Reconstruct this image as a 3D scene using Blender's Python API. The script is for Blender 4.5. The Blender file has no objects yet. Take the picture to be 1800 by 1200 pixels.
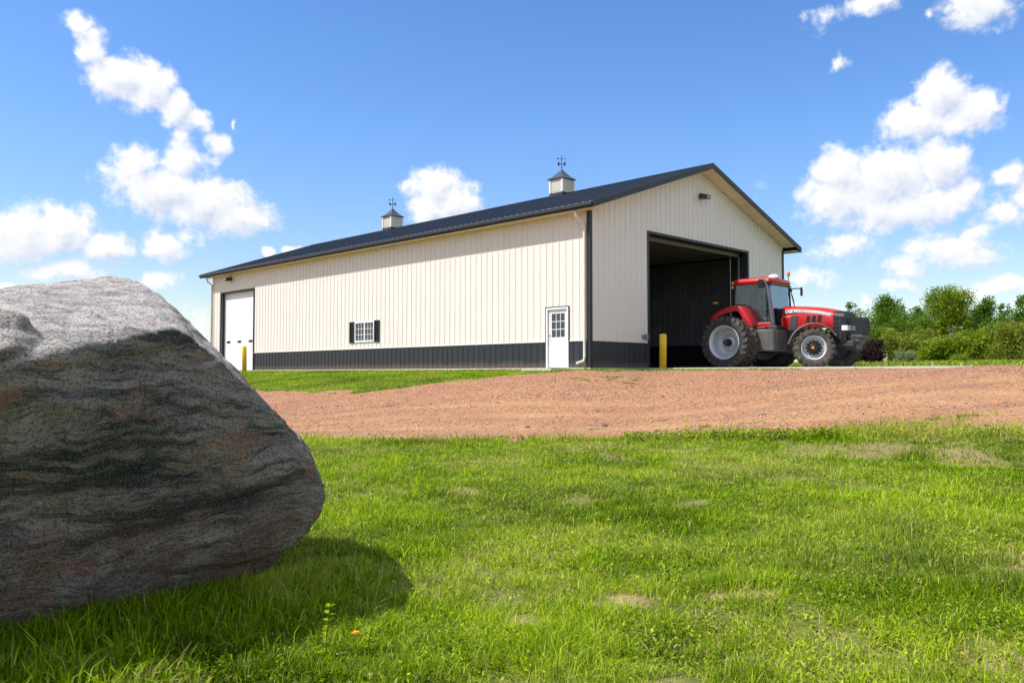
import bpy, bmesh, math, random
import numpy as np
from mathutils import Vector, Matrix, noise as mnoise
R = math.radians
rnd = random.Random(7)
rng = np.random.default_rng(11)
scene = bpy.context.scene
COL = scene.collection

# ------------------------------------------------------------------ camera
CAMZ = -0.22
cam_d = bpy.data.cameras.new("camera")
cam = bpy.data.objects.new("camera", cam_d); COL.objects.link(cam)
cam_d.sensor_width = 36.0; cam_d.lens = 29.44
cam_d.clip_start = 0.05; cam_d.clip_end = 5000
cam.location = (0, 0, CAMZ)
cam.rotation_euler = (R(90 + 2.24), 0, 0)
scene.camera = cam

# ------------------------------------------------------------------ light
SUN = Vector((-0.74, -0.175, 1.0)).normalized()          # direction towards the sun
SUN_EL = math.asin(SUN.z); SUN_AZ = math.atan2(SUN.x, SUN.y)
sl = bpy.data.lights.new("sun", 'SUN'); sl.energy = 3.8; sl.angle = R(0.53); sl.color = (1.0, 0.955, 0.89)
so = bpy.data.objects.new("sun", sl); COL.objects.link(so)
so.rotation_euler = (-SUN).to_track_quat('-Z', 'Y').to_euler()
so.location = (-20, -10, 40)
scene.view_settings.view_transform = 'Standard'
scene.view_settings.look = 'None'
scene.view_settings.exposure = 0.66
scene.view_settings.gamma = 1.0

CLOUDS = [(-27.68, 20.6, 0.92, 0.76, 0.8), (-26.87, 19.38, 1.0, 1.04, 0.9), (-25.34, 17.9, 2.11, 1.34, 1.0), (-23.83, 17.7, 1.57, 1.36, 1.0), (-22.14, 16.63,
1.14, 1.01, 0.95), (-20.87, 15.88, 1.02, 0.73, 0.85), (-21.54, 14.92, 0.57, 0.47, 0.7), (-19.53, 14.69, 0.76, 0.66, 0.75), (-18.6, 15.68, 0.18, 0.44,
0.45), (-24.35, 12.99, 1.17, 1.28, 0.85), (-21.62, 13.35, 1.55, 1.38, 0.9), (-22.84, 11.5, 3.05, 1.58, 1.0), (-20.45, 10.97, 3.01, 1.61, 1.0), (-18.0,
10.23, 2.19, 1.04, 0.95), (-21.28, 8.88, 0.88, 0.8, 0.6), (-30.3, 8.3, 2.39, 1.48, 1.0), (-28.3, 8.64, 1.66, 1.37, 1.0), (-26.02, 7.74, 1.45, 0.98,
0.95), (-28.32, 6.29, 2.3, 0.82, 0.6), (-30.81, 4.87, 1.21, 0.54, 0.8), (-28.92, 6.05, 0.9, 0.51, 0.7), (-22.61, 8.02, 1.4, 0.93, 0.8), (-22.82, 5.94,
0.93, 0.65, 0.75), (-20.69, 3.12, 1.09, 1.09, 0.55), (-16.18, 7.97, 0.65, 0.34, 0.8), (-14.69, 8.28, 0.58, 0.3, 0.8), (-5.28, 12.51, 1.7, 1.47, 1.0),
(-4.11, 11.47, 1.86, 1.4, 1.0), (-5.47, 11.0, 1.77, 1.16, 1.0), (-7.11, 12.76, 0.69, 0.46, 0.6), (23.69, 22.45, 1.77, 0.71, 0.85), (29.59, 21.36, 1.9,
1.29, 0.9), (21.78, 19.46, 0.57, 0.54, 0.65), (20.44, 22.01, 0.89, 0.66, 0.38), (26.75, 21.29, 0.31, 0.35, 0.4), (27.35, 16.74, 1.48, 1.39, 1.0),
(25.94, 15.38, 1.83, 1.19, 1.0), (28.8, 15.46, 1.8, 1.3, 1.0), (30.24, 15.57, 0.76, 0.61, 0.7), (21.51, 12.76, 1.55, 1.38, 1.0), (21.31, 11.16, 2.03,
1.67, 1.0), (24.33, 12.06, 2.98, 2.06, 1.0), (27.36, 12.6, 1.42, 1.66, 1.0), (24.62, 10.06, 3.35, 1.13, 0.9), (28.41, 10.99, 1.33, 1.03, 0.85),
(27.01, 10.27, 1.49, 1.18, 0.9), (21.61, 8.0, 2.22, 1.23, 0.5), (19.7, 6.32, 2.07, 0.88, 0.4), (27.43, 7.57, 2.7, 1.25, 0.7), (25.21, 6.67, 1.15,
0.99, 0.7), (28.69, 6.81, 1.8, 0.89, 0.65), (29.32, 8.45, 1.07, 0.75, 0.6), (31.15, 11.58, 0.74, 0.73, 0.75), (30.47, 9.55, 1.33, 0.87, 0.7), (31.64,
10.32, 0.96, 1.0, 0.75), (30.38, 5.29, 1.63, 0.67, 0.7), (24.87, 5.49, 1.41, 0.42, 0.65), (22.9, 4.72, 0.46, 0.43, 0.7), (28.29, 4.65, 1.81, 0.48,
0.65), (16.59, 12.12, 0.57, 0.75, 0.3)]
W = bpy.data.worlds.new("World"); scene.world = W; W.use_nodes = True

class NT:
    """small helper round a node tree"""
    def __init__(s, nt): s.nt = nt
    def n(s, t, **k):
        nd = s.nt.nodes.new(t)
        for a, b in k.items():
            if a == 'inp':
                for i, v in b.items(): s.put(nd.inputs[i], v)
            else: setattr(nd, a, b)
        return nd
    def put(s, sock, v):
        if isinstance(v, bpy.types.NodeSocket): s.nt.links.new(v, sock)
        else: sock.default_value = v
    def m(s, op, a, b=None, c=None, clamp=False):
        nd = s.nt.nodes.new('ShaderNodeMath'); nd.operation = op; nd.use_clamp = clamp
        s.put(nd.inputs[0], a)
        if b is not None: s.put(nd.inputs[1], b)
        if c is not None: s.put(nd.inputs[2], c)
        return nd.outputs[0]
    def vm(s, op, a, b=None, out=0):
        nd = s.nt.nodes.new('ShaderNodeVectorMath'); nd.operation = op
        s.put(nd.inputs[0], a)
        if b is not None: s.put(nd.inputs[1], b)
        return nd.outputs[out]
    def mix(s, f, a, b, bt='MIX'):
        nd = s.nt.nodes.new('ShaderNodeMix'); nd.data_type = 'RGBA'; nd.blend_type = bt
        s.put(nd.inputs[0], f); s.put(nd.inputs[6], a); s.put(nd.inputs[7], b)
        return nd.outputs[2]
    def ramp(s, f, stops, interp='LINEAR'):
        nd = s.nt.nodes.new('ShaderNodeValToRGB'); nd.color_ramp.interpolation = interp
        el = nd.color_ramp.elements
        while len(el) < len(stops): el.new(0.5)
        for e, (p, c) in zip(el, stops):
            e.position = p; e.color = (c, c, c, 1) if not isinstance(c, tuple) else (*c, 1)
        s.put(nd.inputs[0], f); return nd.outputs[0]
    def noise(s, vec, scale, detail=4, rough=0.55, dist=0.0, dim='3D', out=0):
        nd = s.nt.nodes.new('ShaderNodeTexNoise'); nd.noise_dimensions = dim
        if vec is not None: s.put(nd.inputs['Vector'], vec)
        nd.inputs['Scale'].default_value = scale; nd.inputs['Detail'].default_value = detail
        nd.inputs['Roughness'].default_value = rough; nd.inputs['Distortion'].default_value = dist
        return nd.outputs[out]
    def map(s, vec, loc=(0,0,0), rot=(0,0,0), scale=(1,1,1)):
        nd = s.nt.nodes.new('ShaderNodeMapping'); s.put(nd.inputs[0], vec)
        nd.inputs[1].default_value = loc; nd.inputs[2].default_value = rot; nd.inputs[3].default_value = scale
        return nd.outputs[0]
    def smooth(s, v, a, b):
        nd = s.nt.nodes.new('ShaderNodeMapRange'); nd.interpolation_type = 'SMOOTHSTEP'
        s.put(nd.inputs[0], v); s.put(nd.inputs[1], a); s.put(nd.inputs[2], b)
        return nd.outputs[0]

# cloud density as a node group over (azimuth, elevation) in degrees
cg = bpy.data.node_groups.new("cloud_density", 'ShaderNodeTree')
cg.interface.new_socket("P", in_out='INPUT', socket_type='NodeSocketVector')
cg.interface.new_socket("D", in_out='OUTPUT', socket_type='NodeSocketFloat')
g = NT(cg); gi = g.n('NodeGroupInput'); go = g.n('NodeGroupOutput')
P0 = gi.outputs[0]
wa = g.noise(P0, 0.55, 2, 0.5, out=1)
P1 = g.vm('ADD', P0, g.vm('MULTIPLY', g.vm('SUBTRACT', wa, (0.5,0.5,0.5)), (1.7,1.2,0)))
acc = None
for (az, el, r1, r2, st) in CLOUDS:
    q = g.vm('MULTIPLY', g.vm('SUBTRACT', P1, (az, el, 0)), (0.87/r1, 0.87/r2, 0))
    ln = g.vm('LENGTH', q, out=1)
    mk = g.m('MULTIPLY_ADD', ln, -st, st)           # st*(1-len)
    mk = g.m('ADD', mk, -(1-st)*0.30)
    acc = mk if acc is None else g.m('SMOOTH_MAX', acc, mk, 0.10)
n1 = g.noise(P0, 0.75, 7, 0.60)
n2 = g.noise(P0, 2.6, 5, 0.62)
d = g.m('ADD', g.m('ADD', acc, 0.07), g.m('MULTIPLY', g.m('SUBTRACT', n1, 0.5), 1.35))
d = g.m('ADD', d, g.m('MULTIPLY', g.m('SUBTRACT', n2, 0.5), 0.36))
# unseen cumulus added outside the measured clouds to whiten the fill light
sx = g.n('ShaderNodeSeparateXYZ', inp={0: P0})
out_ = g.m('MAXIMUM', g.smooth(g.m('ABSOLUTE', sx.outputs[0]), 36.0, 44.0), g.smooth(sx.outputs[1], 26.0, 34.0))
n3 = g.noise(P0, 0.085, 3, 0.55)
far_ = g.m('ADD', g.m('MULTIPLY', g.m('SUBTRACT', n3, 0.45), 6.0), g.m('MULTIPLY', g.m('SUBTRACT', n1, 0.5), 1.5))
d = g.m('MAXIMUM', d, g.m('ADD', far_, g.m('MULTIPLY', g.m('SUBTRACT', out_, 1.0), 9.0)))
g.nt.links.new(d, go.inputs[0])

w = NT(W.node_tree); W.node_tree.nodes.clear()
tc = w.n('ShaderNodeTexCoord')
sep = w.n('ShaderNodeSeparateXYZ', inp={0: tc.outputs['Generated']})
azd = w.m('MULTIPLY', w.m('ARCTAN2', sep.outputs[0], sep.outputs[1]), 57.2958)
eld = w.m('MULTIPLY', w.m('ARCSINE', sep.outputs[2]), 57.2958)
pv = w.n('ShaderNodeCombineXYZ', inp={0: azd, 1: eld}).outputs[0]
def cd(off):
    nd = w.n('ShaderNodeGroup', node_tree=cg)
    w.put(nd.inputs[0], w.vm('ADD', pv, off) if off else pv)
    return nd.outputs[0]
d0 = cd(None); d1 = cd((-0.45, 0.75, 0))
alpha = w.smooth(d0, -0.12, 0.52)
lit = w.m('SUBTRACT', d0, d1)                         # thins out towards the sun: a lit flank
f = w.m('MULTIPLY_ADD', lit, 0.95, 0.60, clamp=True)
thick = w.smooth(d0, 0.35, 1.3)
f = w.m('SUBTRACT', f, w.m('MULTIPLY', thick, 0.38), clamp=True)
ccol = w.mix(f, (0.60, 0.66, 0.79, 1), (1.0, 0.99, 0.985, 1))
sky = w.n('ShaderNodeTexSky', sky_type='NISHITA', sun_disc=False)
sky.sun_elevation = SUN_EL; sky.sun_rotation = SUN_AZ
sky.altitude = 200; sky.air_density = 1.0; sky.dust_density = 0.5; sky.ozone_density = 2.2
hs = w.n('ShaderNodeHueSaturation', inp={0: 0.508, 1: 1.26, 2: 1.0, 4: sky.outputs[0]})
SKY_S = 0.133
cl_s = w.vm('SCALE', ccol); cl_s.node.inputs[3].default_value = 0.72 / SKY_S
hz = w.m('SUBTRACT', 1.0, w.smooth(eld, 2.0, 17.0))
skc = w.mix(hz, hs.outputs[0], w.vm('MULTIPLY', hs.outputs[0], (0.93, 0.82, 0.74)))
col = w.mix(alpha, skc, cl_s)
bg = w.n('ShaderNodeBackground', inp={0: col, 1: SKY_S})
wo = w.n('ShaderNodeOutputWorld', inp={0: bg.outputs[0]})
W.cycles.sampling_method = 'MANUAL'; W.cycles.sample_map_resolution = 512

# ------------------------------------------------------------------ helpers
def tag(o, label=None, cat=None, group=None, kind=None):
    if label: o['label'] = label
    if cat: o['category'] = cat
    if group: o['group'] = group
    if kind: o['kind'] = kind
    return o

def empty(name, loc, rz=0, label=None, cat=None, group=None):
    o = bpy.data.objects.new(name, None); COL.objects.link(o)
    o.location = loc; o.rotation_euler = (0, 0, rz); o.empty_display_size = 0.2
    return tag(o, label, cat, group)

class MB:
    def __init__(s): s.v = []; s.f = []; s.M = None; s.ch = []
    def add(s, vs, fs):
        b = len(s.v); s.ch.append((b, len(s.f)))
        s.v += [(s.M @ Vector(p))[:] if s.M else tuple(p) for p in vs]
        s.f += [tuple(b + i for i in f) for f in fs]; return s
    def box(s, x0, x1, y0, y1, z0, z1):
        return s.add([(x0,y0,z0),(x1,y0,z0),(x1,y1,z0),(x0,y1,z0),(x0,y0,z1),(x1,y0,z1),(x1,y1,z1),(x0,y1,z1)],
                     [(0,3,2,1),(4,5,6,7),(0,1,5,4),(1,2,6,5),(2,3,7,6),(3,0,4,7)])
    def hexa(s, p):   # 8 points, bottom 4 ccw then top 4
        return s.add(p, [(0,3,2,1),(4,5,6,7),(0,1,5,4),(1,2,6,5),(2,3,7,6),(3,0,4,7)])
    def prism(s, poly, a, b, ax='y'):
        """2-D polygon extruded from a to b along ax"""
        def P(u, v, t): return {'y': (u, t, v), 'x': (t, u, v), 'z': (u, v, t)}[ax]
        n = len(poly)
        return s.add([P(u, v, a) for u, v in poly] + [P(u, v, b) for u, v in poly],
                     [tuple(range(n-1, -1, -1)), tuple(range(n, 2*n))] + [(i, (i+1) % n, n+(i+1) % n, n+i) for i in range(n)])
    def tube(s, pts, r, seg=8, cap=True):
        pts = [Vector(p) for p in pts]; n = len(pts)
        rs = r if isinstance(r, (list, tuple)) else [r]*n
        vs = []; fs = []
        up = None
        for i, p in enumerate(pts):
            t = (pts[min(i+1, n-1)] - pts[max(i-1, 0)]).normalized()
            if up is None: up = Vector((0,0,1)) if abs(t.z) < 0.9 else Vector((1,0,0))
            x = t.cross(up).normalized(); y = x.cross(t).normalized(); up = y
            for k in range(seg):
                a = 2*math.pi*k/seg
                vs.append(p + (x*math.cos(a) + y*math.sin(a))*rs[i])
        for i in range(n-1):
            for k in range(seg):
                k2 = (k+1) % seg
                fs.append((i*seg+k, i*seg+k2, (i+1)*seg+k2, (i+1)*seg+k))
        if cap: fs += [tuple(range(seg-1, -1, -1)), tuple((n-1)*seg+k for k in range(seg))]
        return s.add(vs, fs)
    def lathe(s, prof, seg=40, ax='y', c=(0,0,0)):
        """prof: (radius, position along axis)"""
        vs = []; fs = []; n = len(prof)
        for k in range(seg):
            a = 2*math.pi*k/seg
            for (r, t) in prof:
                u, v = r*math.cos(a), r*math.sin(a)
                p = {'y': (u, t, v), 'z': (u, v, t), 'x': (t, u, v)}[ax]
                vs.append((p[0]+c[0], p[1]+c[1], p[2]+c[2]))
        for k in range(seg):
            k2 = (k+1) % seg
            for i in range(n-1): fs.append((k*n+i, k2*n+i, k2*n+i+1, k*n+i+1))
        return s.add(vs, fs)
    def split(s, name, mat, parent=None, **k):
        """one object per added piece"""
        out = []; n = len(s.ch)
        for i, (v0, f0) in enumerate(s.ch):
            v1, f1 = s.ch[i+1] if i+1 < n else (len(s.v), len(s.f))
            m = MB(); m.v = s.v[v0:v1]; m.f = [tuple(q-v0 for q in f) for f in s.f[f0:f1]]
            out.append(m.build(name, mat, parent, **k))
        return out
    def build(s, name, mat, parent=None, bevel=0, smooth=False, seg=2, fix=True):
        me = bpy.data.meshes.new(name); me.from_pydata([tuple(v) for v in s.v], [], s.f)
        if fix:
            b = bmesh.new(); b.from_mesh(me)
            bmesh.ops.recalc_face_normals(b, faces=b.faces); b.to_mesh(me); b.free()
        me.update()
        if mat: me.materials.append(mat)
        if smooth: me.polygons.foreach_set('use_smooth', [True]*len(me.polygons))
        o = bpy.data.objects.new(name, me); COL.objects.link(o)
        if parent: o.parent = parent
        if bevel:
            m = o.modifiers.new('bevel', 'BEVEL'); m.width = bevel; m.segments = seg; m.limit_method = 'ANGLE'; m.angle_limit = R(35)
            if hasattr(m, 'harden_normals'): m.harden_normals = False
        return o

def npmesh(name, verts, faces_quad=None, faces_tri=None, mat=None, parent=None, col=None, smooth=False):
    me = bpy.data.meshes.new(name)
    nv = len(verts); me.vertices.add(nv); me.vertices.foreach_set('co', np.ascontiguousarray(verts, dtype=np.float32).ravel())
    loops = []; starts = []; tot = 0
    if faces_quad is not None and len(faces_quad):
        fq = np.asarray(faces_quad, dtype=np.int32); loops.append(fq.ravel()); starts.append(tot + 4*np.arange(len(fq))); tot += fq.size
    if faces_tri is not None and len(faces_tri):
        ft = np.asarray(faces_tri, dtype=np.int32); loops.append(ft.ravel()); starts.append(tot + 3*np.arange(len(ft))); tot += ft.size
    L = np.concatenate(loops); S = np.concatenate(starts).astype(np.int32)
    me.loops.add(len(L)); me.loops.foreach_set('vertex_index', L)
    me.polygons.add(len(S)); me.polygons.foreach_set('loop_start', S)
    me.update(calc_edges=True)
    if smooth: me.polygons.foreach_set('use_smooth', np.ones(len(S), dtype=bool))
    if col is not None:
        at = me.color_attributes.new('tint', 'FLOAT_COLOR', 'POINT')
        at.data.foreach_set('color', np.ascontiguousarray(col, dtype=np.float32).ravel())
    if mat: me.materials.append(mat)
    me.validate()
    o = bpy.data.objects.new(name, me); COL.objects.link(o)
    if parent: o.parent = parent
    return o

def _h(i, j, s):
    v = np.sin(i*127.1 + j*311.7 + s*74.7) * 43758.5453
    return v - np.floor(v)
def vnoise(x, y, sc, seed=0):
    x = np.asarray(x)/sc; y = np.asarray(y)/sc
    i = np.floor(x); j = np.floor(y); u = x-i; v = y-j
    u = u*u*(3-2*u); v = v*v*(3-2*v)
    return ((_h(i,j,seed)*(1-u)+_h(i+1,j,seed)*u)*(1-v) + (_h(i,j+1,seed)*(1-u)+_h(i+1,j+1,seed)*u)*v)
def fbm(x, y, sc, seed=0, o=4):
    a = 0; amp = 0.5; t = 0
    for k in range(o):
        a = a + amp*vnoise(x, y, sc/(2**k), seed+k*13.7); t += amp; amp *= 0.5
    return a/t
def sstep(v, a, b):
    t = np.clip((v-a)/(b-a), 0, 1); return t*t*(3-2*t)

# ------------------------------------------------------------------ materials
def mat_new(name):
    m = bpy.data.materials.new(name); m.use_nodes = True; m.node_tree.nodes.clear()
    return m, NT(m.node_tree)
def finish(m, t, col, rough=0.5, metal=0.0, bump=None, bstr=0.3, bdist=0.01, spec=0.5, coat=0, emis=None, extra=None):
    p = t.n('ShaderNodeBsdfPrincipled')
    t.put(p.inputs['Base Color'], col); t.put(p.inputs['Roughness'], rough); t.put(p.inputs['Metallic'], metal)
    p.inputs['Specular IOR Level'].default_value = spec
    if coat: p.inputs['Coat Weight'].default_value = coat; p.inputs['Coat Roughness'].default_value = 0.08
    if bump is not None:
        b = t.n('ShaderNodeBump'); b.inputs['Strength'].default_value = bstr; b.inputs['Distance'].default_value = bdist
        t.put(b.inputs['Height'], bump); t.put(p.inputs['Normal'], b.outputs[0])
    o = t.n('ShaderNodeOutputMaterial'); t.put(o.inputs[0], p.outputs[0])
    return m
def simple(name, c, rough=0.5, metal=0.0, var=0.12, scale=2.0, bstr=0.0, coat=0, spec=0.5, dirt=None):
    """plain colour with mottling, optional dirt colour broken up by noise"""
    m, t = mat_new(name); tcn = t.n('ShaderNodeTexCoord').outputs['Object']
    n = t.noise(tcn, scale, 5, 0.6)
    c2 = tuple(max(0, k*(1-var)) for k in c); c3 = tuple(min(1, k*(1+var)) for k in c)
    col = t.ramp(n, [(0.3, c2), (0.7, c3)])
    rv = t.m('MULTIPLY_ADD', t.noise(tcn, scale*6, 3), 0.2, rough-0.1)
    if dirt:
        dn = t.noise(tcn, dirt[1], 6, 0.65)
        col = t.mix(t.m('MULTIPLY', t.smooth(dn, 0.48, 0.72), dirt[2]), col, (*dirt[0], 1))
    return finish(m, t, col, rv, metal, t.noise(tcn, scale*20, 3) if bstr else None, bstr, 0.004, spec, coat)

def siding(name, c, stain, rough=0.42, var=0.05):
    """painted ribbed metal: faint streaks running down, dust splashed up from the ground"""
    m, t = mat_new(name); o = t.n('ShaderNodeTexCoord').outputs['Object']
    st = t.noise(t.map(o, scale=(6, 6, 0.35)), 1.6, 5, 0.6)
    bl = t.noise(o, 0.7, 4, 0.6)
    f = t.m('ADD', t.m('MULTIPLY', st, 0.6), t.m('MULTIPLY', bl, 0.4))
    a = tuple(k*(1-var) for k in c); b = tuple(min(1, k*(1+var)) for k in c)
    col = t.ramp(f, [(0.35, a), (0.65, b)])
    z = t.n('ShaderNodeSeparateXYZ', inp={0: o}).outputs[2]
    spl = t.m('SUBTRACT', 1.0, t.smooth(z, 0.0, t.m('MULTIPLY_ADD', t.noise(o, 3.0, 4), 0.5, 0.06)))
    col = t.mix(t.m('MULTIPLY', spl, stain), col, (0.30, 0.20, 0.14, 1))
    return finish(m, t, col, t.m('MULTIPLY_ADD', bl, 0.2, rough-0.1), 0, t.noise(t.map(o, scale=(1,1,0.25)), 2.2, 3), 0.12, 0.02)

M_CREAM = siding('cream_metal', (0.71, 0.66, 0.605), 0.0)
M_SOFFIT = simple('tan_soffit', (0.78, 0.64, 0.42), 0.5)
M_DARK = siding('charcoal_metal', (0.018, 0.022, 0.028), 0.30, 0.45, 0.12)
M_TRIM = simple('charcoal_trim', (0.014, 0.018, 0.023), 0.5)
M_ROOF = simple('navy_roof', (0.006, 0.016, 0.034), 0.5, 0.0, 0.2, 0.5, spec=0.3)
M_COPPER = simple('slate_cupola_roof', (0.05, 0.065, 0.09), 0.35, 0.3)
M_WHITE = simple('white_paint', (0.74, 0.75, 0.78), 0.4, var=0.03)
M_CUP = simple('cream_cupola', (0.70, 0.68, 0.60), 0.5, var=0.04)
M_LINER = simple('dark_liner', (0.20, 0.205, 0.21), 0.6, var=0.2, scale=1.0)
M_CEIL = simple('ceiling_liner', (0.045, 0.040, 0.030), 0.6, var=0.15, scale=1.0)
M_FLOOR = simple('barn_floor', (0.22, 0.21, 0.19), 0.7, var=0.2)
M_GALV = simple('galvanised_steel', (0.55, 0.58, 0.62), 0.35, 0.8)
M_PANE = simple('window_pane', (0.03, 0.04, 0.045), 0.06, 0.0, 0.3, 1.5, spec=0.9)
M_BLACK = simple('black_plastic', (0.010, 0.011, 0.013), 0.5, var=0.3, spec=0.35)
M_LAMPG = simple('lamp_glass', (0.30, 0.33, 0.31), 0.12, spec=0.8)
M_YEL = simple('yellow_bollard_paint', (0.80, 0.50, 0.012), 0.45, var=0.06, dirt=((0.25, 0.17, 0.05), 5, 0.35))
M_CONC = simple('concrete', (0.50, 0.46, 0.40), 0.85, var=0.15, scale=3, bstr=0.4, dirt=((0.30, 0.19, 0.13), 1.5, 0.5))
# tractor
M_RED = simple('tractor_red', (0.44, 0.005, 0.007), 0.36, var=0.06, coat=0.15, dirt=((0.30, 0.07, 0.04), 3.0, 0.22))
M_TYRE = simple('dusty_tyre', (0.050, 0.045, 0.038), 0.85, var=0.35, scale=3, bstr=0.4, dirt=((0.17, 0.13, 0.095), 4.5, 0.9))
M_TYRE_SHADE = simple('shaded_tyre', (0.026, 0.025, 0.024), 0.85, var=0.35, scale=3, bstr=0.3, dirt=((0.10, 0.08, 0.06), 5, 0.5))  # darker tyre copy: barn shade on the outer rear duals put into the colour
M_RIM = simple('silver_rim', (0.50, 0.53, 0.57), 0.42, 0.25, dirt=((0.30, 0.22, 0.16), 4, 0.5))
M_CHAS = simple('dark_chassis', (0.030, 0.032, 0.036), 0.55, var=0.3, dirt=((0.12, 0.09, 0.07), 5, 0.5))
M_TANK = simple('grey_tank', (0.085, 0.083, 0.080), 0.5, var=0.2, dirt=((0.18, 0.14, 0.11), 4, 0.6))
M_FEND = simple('grey_fender', (0.06, 0.06, 0.065), 0.5, var=0.2, dirt=((0.2, 0.16, 0.12), 4, 0.5))
M_ORANGE = simple('amber_lens', (0.75, 0.24, 0.01), 0.25, var=0.1)
M_HEAD = simple('headlight_glass', (0.75, 0.80, 0.80), 0.1, spec=0.8)
M_SILVER = simple('silver_decal', (0.50, 0.47, 0.46), 0.35, 0.1)
M_DECALW = simple('white_decal', (0.85, 0.85, 0.85), 0.4)
M_DECALO = simple('orange_decal', (0.75, 0.30, 0.14), 0.4)
M_STACK = simple('exhaust_steel', (0.13, 0.125, 0.155), 0.4, 0.4)
def glass_mat():
    m, t = mat_new('cab_glass')
    gl = t.n('ShaderNodeBsdfGlossy', inp={0: (0.80, 0.95, 1, 1), 1: 0.02})
    tr = t.n('ShaderNodeBsdfTransparent', inp={0: (0.42, 0.55, 0.54, 1)})
    fr = t.n('ShaderNodeFresnel', inp={0: 1.5})
    fac = t.m('MULTIPLY_ADD', fr.outputs[0], 1.5, 0.16, clamp=True)
    mx = t.n('ShaderNodeMixShader', inp={0: fac, 1: tr.outputs[0], 2: gl.outputs[0]})
    t.n('ShaderNodeOutputMaterial', inp={0: mx.outputs[0]}); return m
M_GLASS = glass_mat()

def leaf_mat(name, cols, trans=0.35, rough=0.6):
    """cols: dark, mid, bright; 'tint' attribute: r = tone, g = dryness"""
    m, t = mat_new(name)
    a = t.n('ShaderNodeAttribute', attribute_name='tint')
    s = t.n('ShaderNodeSeparateColor', inp={0: a.outputs[0]})
    col = t.ramp(s.outputs[0], [(0.0, cols[0]), (0.5, cols[1]), (1.0, cols[2])])
    if len(cols) > 3: col = t.mix(s.outputs[1], col, (*cols[3], 1))
    p = t.n('ShaderNodeBsdfPrincipled', inp={'Base Color': col, 'Roughness': rough}); p.inputs['Specular IOR Level'].default_value = 0.12
    tl = t.n('ShaderNodeBsdfTranslucent', inp={0: t.mix(0.5, col, t.vm('MULTIPLY', col, (1.2, 1.3, 0.5)))})
    mx = t.n('ShaderNodeMixShader', inp={0: trans, 1: p.outputs[0], 2: tl.outputs[0]})
    t.n('ShaderNodeOutputMaterial', inp={0: mx.outputs[0]}); return m
M_BARK = simple('bark', (0.10, 0.075, 0.05), 0.9, var=0.3, scale=4, bstr=0.5)

# ------------------------------------------------------------------ site layout
AG = R(44.9)                                  # direction of the gable wall
CX, CY = 2.6, 27.9                            # near corner of the barn
BW, BL, BH = 13.5, 27.8, 5.33                 # gable width, length, side wall height
def to_barn(x, y):
    dx, dy = x-CX, y-CY
    return dx*math.cos(AG)+dy*math.sin(AG), -dx*math.sin(AG)+dy*math.cos(AG)
def from_barn(s, t):
    return CX+s*math.cos(AG)-t*math.sin(AG), CY+s*math.sin(AG)+t*math.cos(AG)
AP = (2.5, 11.5, -11.0)                       # concrete apron in front of the big door
def rdist(s, t, s0, s1, t0, t1):
    dx = np.maximum(np.maximum(s0-s, s-s1), 0); dy = np.maximum(np.maximum(t0-t, t-t1), 0)
    return np.hypot(dx, dy)
def pad_dist(x, y):
    s, t = to_barn(x, y)
    return np.minimum(rdist(s, t, 0, BW, 0, BL), rdist(s, t, AP[0], AP[1], AP[2], 0)), s, t
def terrain(x, y):
    x = np.asarray(x, float); y = np.asarray(y, float)
    D, s, t = pad_dist(x, y)
    near = -0.07 - 1.40*sstep(D, 0, 12) - 0.0005*np.maximum(D-30, 0)
    far = -0.07 + np.minimum(0.021*D, 1.2)
    wgt = sstep(s, 7.5, 12.5)
    z = near*(1-wgt) + far*wgt
    lump = (fbm(x, y, 2.6, 3)-0.5)*0.11 + (fbm(x, y, 0.7, 5, 2)-0.5)*0.03
    z = z + lump*sstep(D, 0.5, 5)*(1-wgt)
    z = z + 0.075*sstep(-t, 10.2, 11.3)*(1-sstep(D, 1.5, 4))*sstep(s, 1.0, 2.4)
    # low bank where the lawn meets the road, right of the middle
    z = z + 0.11*np.exp(-((y-(road_edge(x)-0.9))/0.9)**2)*sstep(x, 0.5, 4.0)
    z = z - 0.025*ruts(x, y)*sstep(D, 1, 3)*(1-wgt)
    return z
def ruts(x, y):
    """two pairs of wheel tracks along the road: depth of the track, 0..1"""
    d = y-road_edge(x)+0.25*np.sin(x*0.21)+(fbm(x, y, 3, 81, 2)-0.5)*0.5
    o = 0
    for c in (0.95, 2.55, 4.3, 5.9): o = o + np.exp(-((d-c)/0.30)**2)
    return np.clip(o, 0, 1)*sstep(d, 0.2, 0.6)
def road_edge(x):
    return np.interp(x, [-30, -12, -3.6, 1, 4, 8.6, 14, 22], [17.0, 16.4, 15.9, 15.6, 14.9, 13.6, 12.4, 11.4])
def lim_strip(t, x):
    return np.interp(t, [-14, -5, -2.2, 0, 1.27, 2.65, 4.3, 30], [0.12, 0.3, 1.1, 1.7, 3.3, 5, 6.2, 6.8])
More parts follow.
